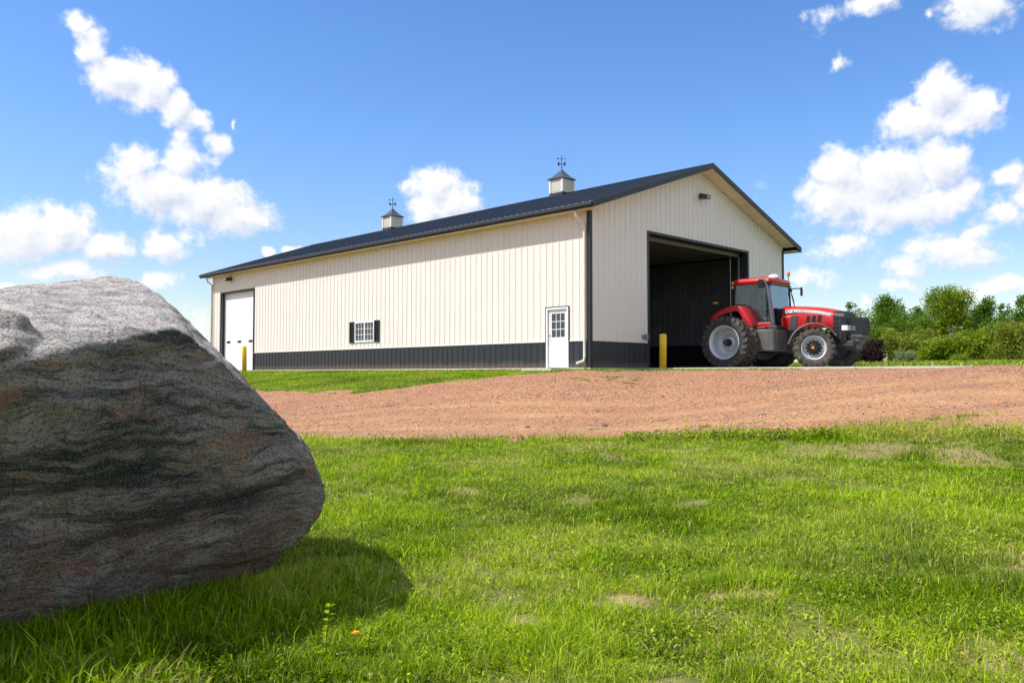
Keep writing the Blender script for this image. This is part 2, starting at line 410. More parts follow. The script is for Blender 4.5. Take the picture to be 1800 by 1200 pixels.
def gravel_mask(x, y):
    """1 on the red gravel, 0 on grass, soft between"""
    D, s, t = pad_dist(x, y)
    nz = (fbm(x, y, 1.1, 21)-0.5)
    a = sstep(y - road_edge(x) + nz*1.1, -0.12, 0.18)
    b = sstep(D - lim_strip(t, x) + nz*1.6, -0.15, 0.25)
    c = 1 - sstep(s + nz*2, 3.0, 4.2)
    # weedy patches
    p = 0.75*sstep(fbm(x*0.6, y*1.6, 1.0, 33, 5), 0.69, 0.76)*sstep(vnoise(x, y, 0.22, 8), 0.3, 0.7)
    e = sstep(x, 4.5, 8)*np.exp(-((y-(road_edge(x)+1.3+0.12*(x-7)))/0.55)**2)*sstep(fbm(x*0.5, y, 0.9, 44), 0.34, 0.52)*(0.35+0.65*vnoise(x, y, 0.2, 9))
    # gravel drip strip at the foot of the long wall
    st = (1-sstep(D, 0.30, 0.42))*sstep(t, 2.0, 3.0)*(s < 0)
    return np.maximum(a*b*c*(1-0.85*p)*(1-0.8*e), st)

def ground_mat(name):
    m, t = mat_new(name)
    tc_ = t.n('ShaderNodeNewGeometry').outputs['Position']
    at = t.n('ShaderNodeAttribute', attribute_name='tint')
    s = t.n('ShaderNodeSeparateColor', inp={0: at.outputs[0]})
    # red quartzite gravel
    vo = t.n('ShaderNodeTexVoronoi', inp={'Vector': tc_, 'Scale': 26.0}); 
    vc = t.n('ShaderNodeSeparateColor', inp={0: vo.outputs['Color']})
    fine = t.noise(tc_, 55, 4, 0.7)
    g = t.ramp(vc.outputs[0], [(0.0, (0.17,0.072,0.036)), (0.35, (0.31,0.14,0.066)), (0.7, (0.39,0.20,0.10)), (0.9, (0.47,0.31,0.20)), (1.0, (0.24,0.15,0.12))])
    big = t.noise(tc_, 0.55, 5, 0.6)
    tracks = t.noise(t.map(tc_, rot=(0,0,R(5)), scale=(0.12, 1.3, 1)), 1.4, 4, 0.6)
    g = t.mix(t.m('MULTIPLY', t.m('MULTIPLY', s.outputs[2], t.smooth(tracks, 0.30, 0.52)), 0.85), g, t.ramp(t.noise(tc_, 3.0, 6, 0.7), [(0.3, (0.36,0.20,0.095)), (0.7, (0.47,0.285,0.145))]))
    g = t.mix(t.m('MULTIPLY', t.smooth(t.noise(t.map(tc_, scale=(0.35, 1.0, 1)), 1.1, 6, 0.65), 0.50, 0.64), 0.40), g, (0.22, 0.125, 0.085, 1))
    g = t.mix(t.m('MULTIPLY', t.smooth(big, 0.45, 0.7), 0.45), g, (0.32, 0.15, 0.085, 1))
    g = t.mix(t.m('MULTIPLY', t.smooth(fine, 0.58, 0.75), 0.6), g, (0.15, 0.08, 0.055, 1))
    # turf: earth and thatch under the blades
    n2 = t.noise(tc_, 1.1, 6, 0.65); n3 = t.noise(tc_, 14, 5, 0.7)
    e = t.ramp(n3, [(0.3, (0.022,0.040,0.002)), (0.5, (0.065,0.110,0.003)), (0.7, (0.15,0.22,0.008))])
    e = t.mix(t.m('MULTIPLY', t.smooth(n2, 0.52, 0.72), 0.35), e, (0.20, 0.19, 0.06, 1))
    e = t.mix(t.m('MULTIPLY', s.outputs[1], t.smooth(n3, 0.2, 0.42)), e, (0.36, 0.26, 0.14, 1))
    brk = t.m('ADD', s.outputs[0], t.m('MULTIPLY', t.m('SUBTRACT', t.noise(tc_, 5, 5, 0.7), 0.5), 0.5))
    col = t.mix(t.smooth(brk, 0.35, 0.6), e, g)
    bh = t.m('ADD', t.m('MULTIPLY', vo.outputs['Distance'], -0.5), t.m('MULTIPLY', fine, 0.6))
    return finish(m, t, col, 0.93, 0, bh, 0.55, 0.03, 0.2)
M_GROUND = ground_mat('ground')

def dry_field(x, y):
    """bare and dried-out patches in the lawn"""
    a = sstep(fbm(x, y*1.3, 0.7, 61, 4), 0.68, 0.76)
    b = sstep(fbm(x, y, 1.3, 71, 5), 0.54, 0.70)*(0.30+0.3*sstep(x, 3, 7)*sstep(y, 7, 10))
    def spot(cx, cy, rx, ry):
        q = np.hypot((x-cx)/rx, (y-cy)/ry) + (fbm(x, y, 0.16, 77)-0.5)*2.2
        return 1 - sstep(q, 0.5, 1.2)
    sp = 0
    for c in ((0.62, 4.70, .17, .16), (1.27, 4.80, .15, .13), (0.72, 3.52, .15, .13), (0.09, 4.38, .12, .08), (0.15, 7.1, .1, .1)):
        sp = np.maximum(sp, spot(*c))
    return np.clip(np.maximum(np.maximum(a*0.55, b), sp), 0, 1)

def grid_axis(stops):
    out = []
    for a, b, st in stops: out += list(np.arange(a, b, st))
    return np.array(out + [stops[-1][1]])
xs = grid_axis([(-900,-100,50), (-100,-30,5), (-30,-12,0.6), (-12,14,0.2), (14,40,0.6), (40,100,5), (100,900,50)])
ys = grid_axis([(-300,-20,20), (-20,0,1), (0,17,0.2), (17,40,0.4), (40,80,1.5), (80,200,8), (200,1500,60)])
def sheet(name, X, Y, keep=None, dz=0.0):
    gx, gy = np.meshgrid(X, Y); z = terrain(gx, gy) + dz
    V = np.stack([gx.ravel(), gy.ravel(), z.ravel()], 1)
    nx, ny = len(X), len(Y)
    i, j = np.meshgrid(np.arange(nx-1), np.arange(ny-1)); a = (j*nx+i).ravel()
    F = np.stack([a, a+1, a+1+nx, a+nx], 1)
    gm = gravel_mask(gx, gy); df = dry_field(gx, gy)*((gy < 17) & (gy > 0))
    sm_ = np.clip(0.45*(1-sstep(gy-road_edge(gx), 3.0, 6.0))*sstep(fbm(gx*0.3, gy, 1.5, 66), 0.3, 0.6)+0.95*ruts(gx, gy), 0, 1)
    C = np.stack([gm.ravel(), df.ravel(), sm_.ravel(), 0*gm.ravel()+1], 1)
    if keep is not None:
        k = keep(V[F].mean(1)); F = F[k]
        u, inv = np.unique(F, return_inverse=True); V = V[u]; C = C[u]; F = inv.reshape(F.shape)
    return npmesh(name, V, F, None, M_GROUND, None, C, smooth=True)
tag(sheet('ground', xs, ys), kind='structure')
def road_keep(c):
    D, s, t = pad_dist(c[:,0], c[:,1])
    return (gravel_mask(c[:,0], c[:,1]) > 0.45)
tag(sheet('gravel_road', np.arange(-26, 22, 0.125), np.arange(12, 40, 0.125), road_keep, 0.006), kind='structure')

# ------------------------------------------------------------------ barn
LB = "long cream metal pole barn with charcoal wainscot and dark navy gable roof"
barn = empty('pole_barn', (CX, CY, 0), AG, LB, 'barn')
FT = 0.012
TH = 0.24                                     # wall thickness
EV, RK, MP = 0.5, 0.6, 0.345                  # eave overhang, rake overhang, pitch
def rtop(x): return 5.43 + MP*(EV + (x if x <= BW/2 else BW-x))
def rbot(x): return rtop(x) - 0.15
DOOR = (3.31, 10.30, 4.88)
OPG = [(DOOR[0], DOOR[1], -1, DOOR[2])]                       # gable openings: a0,a1,z0,z1
OPL = [(0.93, 1.97, -1, 2.09), (12.19, 13.66, 1.20, 2.11), (23.04, 26.75, -1, 4.27)]
WZ = 0.91

def wall_cells(a0, a1, z0, topf, ops, brk=()):
    """split a wall face into convex cells round the openings"""
    cuts = sorted({a0, a1, *brk, *[o[0] for o in ops], *[o[1] for o in ops]})
    cells = []
    for u, v in zip(cuts, cuts[1:]):
        if u < a0 or v > a1: continue
        zs = [(z0, None)]
        mid = (u+v)/2; hit = [o for o in ops if o[0] < mid < o[1]]
        lo = z0
        for o in sorted(hit, key=lambda o: o[2]):
            if o[2] > lo: cells.append((u, v, lo, lo, o[2], o[2]))
            lo = max(lo, o[3])
        tu, tv = topf(u), topf(v)
        if min(tu, tv) > lo: cells.append((u, v, lo, lo, tu, tv))
    return cells
def clear_spans(a, z0, z1, ops, pad=0.02):
    sp = [(z0, z1)]
    for o in ops:
        if o[0]-pad < a < o[1]+pad:
            new = []
            for (p, q) in sp:
                if o[2]-pad > p: new.append((p, min(q, o[2]-pad)))
                if o[3]+pad < q: new.append((max(p, o[3]+pad), q))
            sp = [(p, q) for p, q in new if q-p > 0.02]
    return sp
def wall_mesh(axis, side, a0, a1, z0, topf, ops, ribs=True, brk=(), th=0.05, at=0.0, pitch=0.305, rh=0.02):
    """axis 'y': wall runs along y at x=at ; axis 'x': along x at y=at. side: outward sign"""
    mb = MB()
    def P(a, o, z): return (at+side*o, a, z) if axis == 'y' else (a, at+side*o, z)
    for (u, v, b0, b1, t0, t1) in wall_cells(a0, a1, z0, topf, ops, brk):
        mb.hexa([P(u,-th,b0), P(v,-th,b1), P(v,0,b1), P(u,0,b0), P(u,-th,t0), P(v,-th,t1), P(v,0,t1), P(u,0,t0)])
    if ribs:
        n = int((a1-a0)/pitch); a = a0+0.15
        k = 0
        while a < a1-0.05:
            for (p, q) in clear_spans(a, z0, topf(a)-0.01, ops):
                w0, w1 = 0.030, 0.012
                mb.hexa([P(a-w0,0,p), P(a+w0,0,p), P(a+w1,rh,p), P(a-w1,rh,p), P(a-w0,0,q), P(a+w0,0,q), P(a+w1,rh,q), P(a-w1,rh,q)])
            a += pitch
    return mb
gt = lambda x: rbot(min(max(x, 0), BW))
lt = lambda y: 5.30
wm = wall_mesh('x', -1, 0, BW, WZ, gt, OPG, brk=(BW/2,)); wm.build('wall', M_CREAM, barn)
for u, v in ((0, DOOR[0]), (DOOR[1], BW)): wall_mesh('x', -1, u, v, 0.0, lambda x: WZ-0.004, []).build('wainscot', M_DARK, barn)
wall_mesh('y', -1, 0, BL, WZ, lt, OPL).build('wall', M_CREAM, barn)
for u, v in ((0, OPL[0][0]), (OPL[0][1], OPL[2][0]), (OPL[2][1], BL)): wall_mesh('y', -1, u, v, 0.0, lambda x: WZ-0.004, []).build('wainscot', M_DARK, barn)
wall_mesh('y', 1, 0, BL, WZ, lt, [], at=BW).build('wall', M_CREAM, barn)
wall_mesh('y', 1, 0, BL, 0.0, lambda x: WZ-0.004, [], at=BW).build('wainscot', M_DARK, barn)
wall_mesh('x', 1, 0, BW, WZ, gt, [], at=BL, brk=(BW/2,)).build('wall', M_CREAM, barn)
wall_mesh('x', 1, 0, BW, 0.0, lambda x: WZ-0.004, [], at=BL).build('wainscot', M_DARK, barn)
# transition trim between the two colours
tr = MB()
for (a, b) in ((0.07, DOOR[0]-0.10), (DOOR[1]+0.10, BW-0.07)): tr.box(a, b, -0.028, -0.002, WZ-0.012, WZ+0.012)
for (a, b) in ((0.07, OPL[0][0]-0.03), (OPL[0][1]+0.03, OPL[2][0]-0.10), (OPL[2][1]+0.10, BL-0.07)): tr.box(-0.028, -0.002, a, b, WZ-0.012, WZ+0.012)
tr.split('drip_trim', M_CREAM, barn)
# corner trims
for (x0, x1, y0, y1, m, h) in ((-0.035, 0.10, -0.035, 0.10, M_TRIM, 5.30), (BW-0.10, BW+0.035, -0.035, 0.10, M_TRIM, 5.30),
                               (-0.035, 0.12, BL-0.10, BL+0.035, M_CREAM, 5.30), (BW-0.10, BW+0.035, BL-0.10, BL+0.035, M_TRIM, 5.30)):
    MB().box(x0, x1, y0, y1, 0.001, h).build('corner_trim', m, barn, bevel=0.008)
# foundation lip
MB().box(-0.05, BW+0.05, -0.05, BL+0.05, -0.30, -0.004).build('foundation', M_CONC, barn, bevel=0.01)
MB().box(0.26, BW-0.26, 0.06, BL-0.26, -0.003, 0.012).build('floor', M_FLOOR, barn)
# inside liner
li = MB()
def liner(axis, side, a0, a1, at, ops=(), z0=0.013, z1=5.15):
    return wall_mesh(axis, side, a0, a1, z0, lambda a: z1, list(ops), th=0.02, at=at, rh=0.018)
for args in (('y', -1, 0.26, BL-0.26, BW-TH), ('y', 1, 0.26, BL-0.26, TH)):
    q = liner(*args, ops=[] if args[1] == -1 else [(0.93, 1.97, -1, 2.09), (12.19, 13.66, 1.20, 2.11), (23.04, 26.75, -1, 4.27)])
    li.add(q.v, q.f)
q = liner('x', -1, 0.28, BW-0.28, BL-TH); li.add(q.v, q.f)
q = liner('x', 1, 0.28, BW-0.28, TH, ops=[(DOOR[0]-0.02, DOOR[1]+0.02, -1, DOOR[2]+0.02)]); li.add(q.v, q.f)
li.build('interior_wall', M_LINER, barn)
wl = MB(); wl.box(BW-TH-0.10, BW-TH-0.03, 0.5, BL-0.5, 0.014, 1.12); wl.box(BW-TH-0.13, BW-TH-0.02, 0.5, BL-0.5, 1.12, 1.17)
wl.build('interior_wainscot', M_DARK, barn)
MB().box(0.20, BW-0.20, 0.20, BL-0.20, 5.16, 5.20).build('ceiling', M_CEIL, barn)
for i in range(3):
    for j in range(4):
        MB().box(2.6+i*3.9, 2.85+i*3.9, 2.4+j*6, 3.7+j*6, 5.08, 5.155).build('ceiling_light', M_WHITE, barn, bevel=0.01)
# door opening: head, jambs and their returns
dx0, dx1, dz = DOOR
MB().box(dx0-0.10, dx0, -0.045, 0.26, 0.001, dz+0.10).build('door_jamb', M_TRIM, barn, bevel=0.006)
MB().box(dx1, dx1+0.12, -0.045, 0.26, 0.001, dz+0.10).build('door_jamb', M_TRIM, barn, bevel=0.006)
MB().box(dx0+0.001, dx1-0.001, -0.045, 0.26, dz, dz+0.098).build('door_header', M_TRIM, barn, bevel=0.006)
# raised sectional door lying under the ceiling, its tracks and cable
od = MB(); od.box(dx0+0.1, dx1-0.1, 0.30, 0.36, dz-0.16, dz-0.01)
for k in range(8): od.box(dx0+0.1, dx1-0.1, 0.48+k*0.6, 1.06+k*0.6, dz+0.02, dz+0.07)
od.build('raised_door', simple('door_underside', (0.13, 0.11, 0.08), 0.5), barn, bevel=0.006)
for sx in (dx0-0.16, dx1-0.14):
    tk = MB(); tk.box(sx, sx+0.09, 0.30, 0.335, 0.02, dz-0.15); tk.box(sx+0.03, sx+0.06, 0.336, 5.2, dz-0.08, dz-0.02)
    tk.split('door_track', M_GALV, barn)
MB().tube([(dx1-0.55, 0.45, 0.4), (dx1-0.55, 0.45, dz-0.1)], 0.010, 5).build('lift_cable', M_GALV, barn)
# roof
for nm, xa, xb in (('roof', -EV, BW/2), ('roof', BW/2, BW+EV)):
    mb = MB()
    y0, y1 = -RK, BL+RK
    mb.hexa([(xa,y0,rbot(xa)),(xb,y0,rbot(xb)),(xb,y1,rbot(xb)),(xa,y1,rbot(xa)),(xa,y0,rtop(xa)),(xb,y0,rtop(xb)),(xb,y1,rtop(xb)),(xa,y1,rtop(xa))])
    y = y0+0.15
    while y < y1-0.05:
        mb.hexa([(xa,y-.03,rtop(xa)),(xb,y-.03,rtop(xb)),(xb,y+.03,rtop(xb)),(xa,y+.03,rtop(xa)),
                 (xa,y-.012,rtop(xa)+.022),(xb,y-.012,rtop(xb)+.022),(xb,y+.012,rtop(xb)+.022),(xa,y+.012,rtop(xa)+.022)])
        y += 0.305
    ro = mb.build('roof', M_ROOF, barn)
    if xa < 0:
        rc = MB(); c = BW/2
        rc.prism([(c-0.20, rtop(c-0.20)+0.035), (c, rtop(c)+0.05), (c+0.20, rtop(c+0.20)+0.035), (c+0.20, rtop(c+0.20)+0.024), (c, rtop(c)+0.038), (c-0.20, rtop(c-0.20)+0.024)], y0-0.02, y1+0.02)
        rc.build('ridge_cap', M_ROOF, ro)
# soffits
MB().box(-EV+0.02, -0.001, -RK+0.02, BL+RK-0.02, 5.262, 5.276).build('soffit', M_SOFFIT, barn)
MB().box(BW+0.001, BW+EV-0.02, -RK+0.02, BL+RK-0.02, 5.262, 5.276).build('soffit', M_SOFFIT, barn)
for y0, y1 in ((-RK+0.02, -0.026), (BL+0.026, BL+RK-0.02)):
    mb = MB()
    for xa, xb in ((0.0, BW/2), (BW/2, BW)):
        mb.hexa([(xa,y0,rbot(xa)-.02),(xb,y0,rbot(xb)-.02),(xb,y1,rbot(xb)-.02),(xa,y1,rbot(xa)-.02),
                 (xa,y0,rbot(xa)-.003),(xb,y0,rbot(xb)-.003),(xb,y1,rbot(xb)-.003),(xa,y1,rbot(xa)-.003)])
    mb.build('soffit', M_SOFFIT, barn)
# fascias: eaves with a small gutter lip, rakes
for xa, sg in ((-EV, -1), (BW+EV, 1)):
    mb = MB(); mb.box(min(xa, xa+sg*0.03), max(xa, xa+sg*0.03), -RK, BL+RK, 5.235, 5.425)
    mb.box(min(xa+sg*0.031, xa+sg*0.11), max(xa+sg*0.031, xa+sg*0.11), -RK+0.02, BL+RK-0.02, 5.30, 5.41)
    mb.build('gutter', M_TRIM, barn, bevel=0.012)
eb = MB(); y = -RK+0.15; z0_ = rtop(-EV)+0.003; pr = [(-RK+0.02, z0_), (-RK+0.02, z0_+0.006)]
while y < BL+RK-0.05:
    pr += [(y-0.04, z0_+0.006), (y-0.03, z0_+0.036), (y+0.03, z0_+0.036), (y+0.04, z0_+0.006)]; y += 0.305
pr += [(BL+RK-0.02, z0_+0.006), (BL+RK-0.02, z0_)]; eb.prism(pr, -EV-0.02, -EV+0.03, 'x')
eb.build('rib_closure', simple('closure_strip', (0.16, 0.16, 0.16), 0.4, 0.4), barn)
for y0, sg in ((-RK, -1), (BL+RK, 1)):
    mb = MB(); a, b = sorted((y0+sg*0.001, y0+sg*0.035))
    for xa, xb in ((-EV-0.03, BW/2), (BW/2, BW+EV+0.03)):
        mb.hexa([(xa,a,rtop(xa)-.185),(xb,a,rtop(xb)-.185),(xb,b,rtop(xb)-.185),(xa,b,rtop(xa)-.185),
                 (xa,a,rtop(xa)+.03),(xb,a,rtop(xb)+.03),(xb,b,rtop(xb)+.03),(xa,b,rtop(xa)+.03)])
    mb.build('rake_trim', M_TRIM, barn)
# downspouts
M_SPOUT = simple('cream_downspout', (0.72, 0.67, 0.58), 0.4)
MB().tube([(-0.44, 0.25, 5.27), (-0.44, 0.25, 5.12), (-0.36, 0.22, 5.0), (-0.10, 0.17, 4.84), (-0.085, 0.16, 4.7), (-0.085, 0.16, 0.35), (-0.11, 0.18, 0.22), (-0.30, 0.34, 0.13)], 0.05, 10).build('downspout', M_SPOUT, barn, smooth=True)
MB().tube([(-0.44, BL-0.1, 5.27), (-0.44, BL-0.1, 5.15), (-0.32, BL, 4.98), (-0.07, BL+0.02, 4.85), (-0.07, BL+0.02, 0.2)], 0.045, 10).build('downspout', M_SPOUT, barn, smooth=True)
# walk door: frame > leaf > panes, handle
def small_door():
    y0, y1, z1 = OPL[0][0], OPL[0][1], OPL[0][3]
    fr = MB(); fr.box(-0.035, 0.10, y0, y0+0.07, 0, z1); fr.box(-0.035, 0.10, y1-0.07, y1, 0, z1); fr.box(-0.035, 0.10, y0+0.071, y1-0.071, z1-0.07, z1)
    ed = MB(); ed.box(-0.04, -0.006, y0-0.03, y0-0.001, WZ, z1+0.03); ed.box(-0.04, -0.006, y1+0.001, y1+0.03, WZ, z1+0.03); ed.box(-0.04, -0.006, y0, y1, z1+0.002, z1+0.03)
    ed.split('door_edging', M_TRIM, barn)
    d = MB(); a, b = y0+0.075, y1-0.075; w = b-a
    py0, py1, pz0, pz1 = a+w*0.16, b-w*0.16, 1.06, 1.88
    d.box(0.03, 0.07, a, b, 0.02, pz0); d.box(0.03, 0.07, a, b, pz1, z1-0.075)
    d.box(0.03, 0.07, a, py0, pz0+.0005, pz1-.0005); d.box(0.03, 0.07, py1, b, pz0+.0005, pz1-.0005)
    for k in (1, 2):
        yy = py0+(py1-py0)*k/3; zz = pz0+(pz1-pz0)*k/3
        d.box(0.036, 0.062, yy-0.012, yy+0.012, pz0, pz1); d.box(0.034, 0.064, py0, py1, zz-0.012, zz+0.012)
    for (z0, z1_) in ((0.18, 0.92),):
        for q in (0, 1):
            c0 = a+w*(0.14+0.39*q); d.box(0.020, 0.031, c0, c0+w*0.33, z0, z1_)
    door = d.build('walk_door', M_WHITE, barn, bevel=0.006)
    fo = fr.build('door_frame', M_WHITE, door, bevel=0.005)
    MB().box(0.045, 0.055, py0, py1, pz0, pz1).build('pane', M_PANE, door)
    h = MB(); h.tube([(0.03, b-0.07, 0.99), (-0.03, b-0.07, 0.99), (-0.03, b-0.15, 0.985)], 0.012, 8); h.build('handle', M_GALV, door, smooth=False); h = MB(); h.tube([(0.03, b-0.07, 1.13), (0.008, b-0.07, 1.13)], 0.028, 12); h.build('lock', M_GALV, door)
small_door()
# sliding window > frame, sashes, panes, shutters
def window():
    y0, y1, z0, z1 = OPL[1]
    f = MB(); f.box(-0.04, 0.06, y0, y0+0.06, z0, z1); f.box(-0.04, 0.06, y1-0.06, y1, z0, z1)
    f.box(-0.04, 0.06, y0+.0605, y1-.0605, z1-0.06, z1); f.box(-0.05, 0.06, y0+.0605, y1-.0605, z0, z0+0.07); m = (y0+y1)/2
    f.box(-0.03, 0.05, m-0.035, m+0.035, z0+.0705, z1-.0605)
    wo_ = f.build('window', M_WHITE, barn, bevel=0.005)
    for a, b in ((y0+0.06, m-0.035), (m+0.035, y1-0.06)):
        g_ = MB()
        for k in (1, 2):
            yy = a+(b-a)*k/3; zz = z0+0.07+(z1-z0-0.13)*k/3
            g_.box(-0.012, 0.012, yy-0.009, yy+0.009, z0+0.07, z1-0.06); g_.box(-0.014, 0.010, a, b, zz-0.009, zz+0.009)
        g_.build('muntins', M_WHITE, wo_)
        MB().box(0.020, 0.028, a, b, z0+0.07, z1-0.06).build('pane', M_PANE, wo_)
    for a in (y0-0.40, y1+0.03):
        s_ = MB(); s_.box(-0.05, -0.022, a, a+0.05, z0-0.02, z1+0.02); s_.box(-0.05, -0.022, a+0.32, a+0.37, z0-0.02, z1+0.02)
        n = 16
        for k in range(n):
            zz = z0+0.02+(z1-z0-0.06)*k/n
            s_.hexa([(-0.034,a+.05,zz),(-0.034,a+.32,zz),(-0.024,a+.32,zz),(-0.024,a+.05,zz),(-0.046,a+.05,zz+.03),(-0.046,a+.32,zz+.03),(-0.036,a+.32,zz+.03),(-0.036,a+.05,zz+.03)])
        s_.box(-0.05, -0.022, a+.0505, a+.3195, z1-0.03, z1+0.02); s_.box(-0.05, -0.022, a+.0505, a+.3195, z0-0.02, z0+0.03)
        s_.box(-0.022, -0.016, a+0.002, a+0.368, z0-0.018, z1+0.018)
        s_.build('shutter', M_TRIM, wo_)
window()
# white overhead door in the long wall
def overhead():
    y0, y1, _, z1 = OPL[2]
    MB().box(-0.045, 0.18, y0-0.09, y0, 0.001, z1+0.09).build('door_jamb', M_TRIM, barn, bevel=0.005)
    MB().box(-0.045, 0.18, y1, y1+0.09, 0.001, z1+0.09).build('door_jamb', M_TRIM, barn, bevel=0.005)
    MB().box(-0.045, 0.18, y0+.001, y1-.001, z1, z1+0.089).build('door_header', M_TRIM, barn, bevel=0.005)
    d = MB(); n = 7; h = z1/n
    for k in range(n): d.box(0.19, 0.235, y0-0.02, y1+0.02, 0.012+k*h, k*h+h+(0.0115 if k < n-1 else 0))
    dd = d.build('overhead_door', M_WHITE, barn, bevel=0.004)
    for c in (0.13, 0.47, 0.81):
        MB().box(0.176, 0.182, y1-(y1-y0)*c-0.24, y1-(y1-y0)*c+0.16, 1.50, 1.62).build('vision_slot', M_BLACK, dd)
overhead()
# flood lights
def flood(loc, ry, name='flood_light'):
    b = MB(); b.M = Matrix.Translation(loc) @ Matrix.Rotation(ry, 4, 'Z') @ Matrix.Scale(0.75, 4)
    b.box(-0.10, 0.10, -0.06, 0.0, -0.12, 0.12)
    b.hexa([(-.20,-.46,-.19),(.20,-.46,-.19),(.20,-.061,-.13),(-.20,-.061,-.13),(-.20,-.52,.02),(.20,-.52,.02),(.20,-.061,.15),(-.20,-.061,.15)])
    o = b.build(name, simple('bronze_lamp', (0.05, 0.04, 0.035), 0.45), barn, bevel=0.01)
    l = MB(); l.M = b.M; l.hexa([(-.17,-.50,-.165),(.17,-.50,-.165),(.17,-.470,-.165),(-.17,-.470,-.165),(-.17,-.55,.0),(.17,-.55,.0),(.17,-.52,.0),(-.17,-.52,.0)])
    l.build('lens', M_LAMPG, o)
flood((BW/2+0.02, -0.021, 6.75), R(0)); flood((-0.021, 25.6, 5.02), R(-90))
MB().box(3.02, 3.20, -0.075, -0.021, 1.02, 1.22).build('outlet_box', simple('outlet_grey', (0.22, 0.22, 0.21), 0.5), barn, bevel=0.008)
MB().box(2.86, 2.97, -0.06, -0.021, 1.05, 1.19).build('outlet_box', simple('outlet_grey', (0.22, 0.22, 0.21), 0.5), barn, bevel=0.008)
# cupolas with weather vanes
def cupola(yc):
    xc = BW/2; zb = rtop(xc)-0.20; w = 0.365
    b = MB(); b.box(xc-w, xc+w, yc-w, yc+w, zb+0.24, zb+0.86)
    for sx in (-1, 1):
        for sy in (-1, 1): b.box(xc+sx*w-0.05, xc+sx*w+0.05, yc+sy*w-0.05, yc+sy*w+0.05, zb+0.241, zb+0.861)
    for k in range(9):
        z = zb+0.31+k*0.055
        b.box(xc-w-0.02, xc+w+0.02, yc-w+0.06, yc+w-0.06, z, z+0.028); b.box(xc-w+0.06, xc+w-0.06, yc-w-0.021, yc+w+0.021, z+.001, z+0.029)
    co = b.build('cupola', M_CUP, barn)
    q = MB(); q.box(xc-w-0.03, xc+w+0.03, yc-w-0.03, yc+w+0.03, zb-0.1, zb+0.238); q.build('cupola_base', M_TRIM, co)
    r_ = MB(); e = 0.47; z = zb+0.862
    prof = [(e, 0.0), (e, 0.03), (0.30, 0.15), (0.14, 0.33), (0.02, 0.50)]
    vs = []; fs = []
    for (a, h) in prof: vs += [(xc-a,yc-a,z+h),(xc+a,yc-a,z+h),(xc+a,yc+a,z+h),(xc-a,yc+a,z+h)]
    fs.append((0,1,2,3)); fs.append((16,17,18,19))
    for i in range(4):
        for k in range(4): fs.append((i*4+k, i*4+(k+1)%4, i*4+4+(k+1)%4, i*4+4+k))
    r_.add(vs, fs); r_.build('cupola_roof', M_COPPER, co)
    v = MB(); zt = z+0.48
    v.tube([(xc,yc,zt),(xc,yc,zt+0.66)], 0.014, 6)
    v.tube([(xc-0.2,yc,zt+0.26),(xc+0.2,yc,zt+0.26)], 0.010, 6); v.tube([(xc,yc-0.2,zt+0.26),(xc,yc+0.2,zt+0.26)], 0.010, 6)
    for p in ((0.2,0),(-0.2,0),(0,0.2),(0,-0.2)): v.box(xc+p[0]-0.025, xc+p[0]+0.025, yc+p[1]-0.025, yc+p[1]+0.025, zt+0.22, zt+0.32)
    c45 = 0.7
    v.tube([(xc-0.2*c45,yc+0.2*c45,zt+0.5),(xc+0.2*c45,yc-0.2*c45,zt+0.5)], 0.010, 6)
    v.prism([(xc-0.18, zt+0.46), (xc-0.10, zt+0.50), (xc-0.18, zt+0.56)], yc+0.10, yc+0.12)
    v.lathe([(0.0,-0.035),(0.03,-0.018),(0.035,0),(0.03,0.018),(0,0.035)], 10, 'z', (xc,yc,zt+0.12))
    v.build('weather_vane', M_BLACK, co)
cupola(7.25); cupola(19.98)

# concrete apron
apr = MB(); apr.M = Matrix.Translation((CX, CY, 0)) @ Matrix.Rotation(AG, 4, 'Z')
apr.box(AP[0], AP[1], AP[2], -0.052, -0.22, 0.0)
tag(apr.build('concrete_apron', M_CONC, bevel=0.012), kind='structure')
stp = MB(); stp.M = apr.M; stp.box(-1.1, -0.052, 0.75, 2.15, -0.18, -0.02)
tag(stp.build('concrete_step', M_CONC, bevel=0.012), 'low concrete pad in front of the white walk door', 'step')

# bollards
def bollard(s, t, h, r, label):
    x, y = from_barn(s, t); z = float(terrain(x, y))
    b = MB(); b.lathe([(0.0, -0.2), (r, -0.2), (r, h-0.03), (r*0.93, h-0.008), (r*0.7, h+0.012), (0.0, h+0.025)], 28, 'z')
    o = b.build('bollard', M_YEL, smooth=True); o.location = (x, y, z)
    o.rotation_euler = (R(0.6), R(-0.8), s)
    return tag(o, label, 'bollard', 'yellow safety bollards')
bollard(2.95, -0.85, 1.25, 0.125, 'yellow round bollard beside the big open gable door, on the grass edge')
bollard(-0.95, 22.15, 1.30, 0.115, 'yellow round bollard in front of the white overhead door of the long wall')

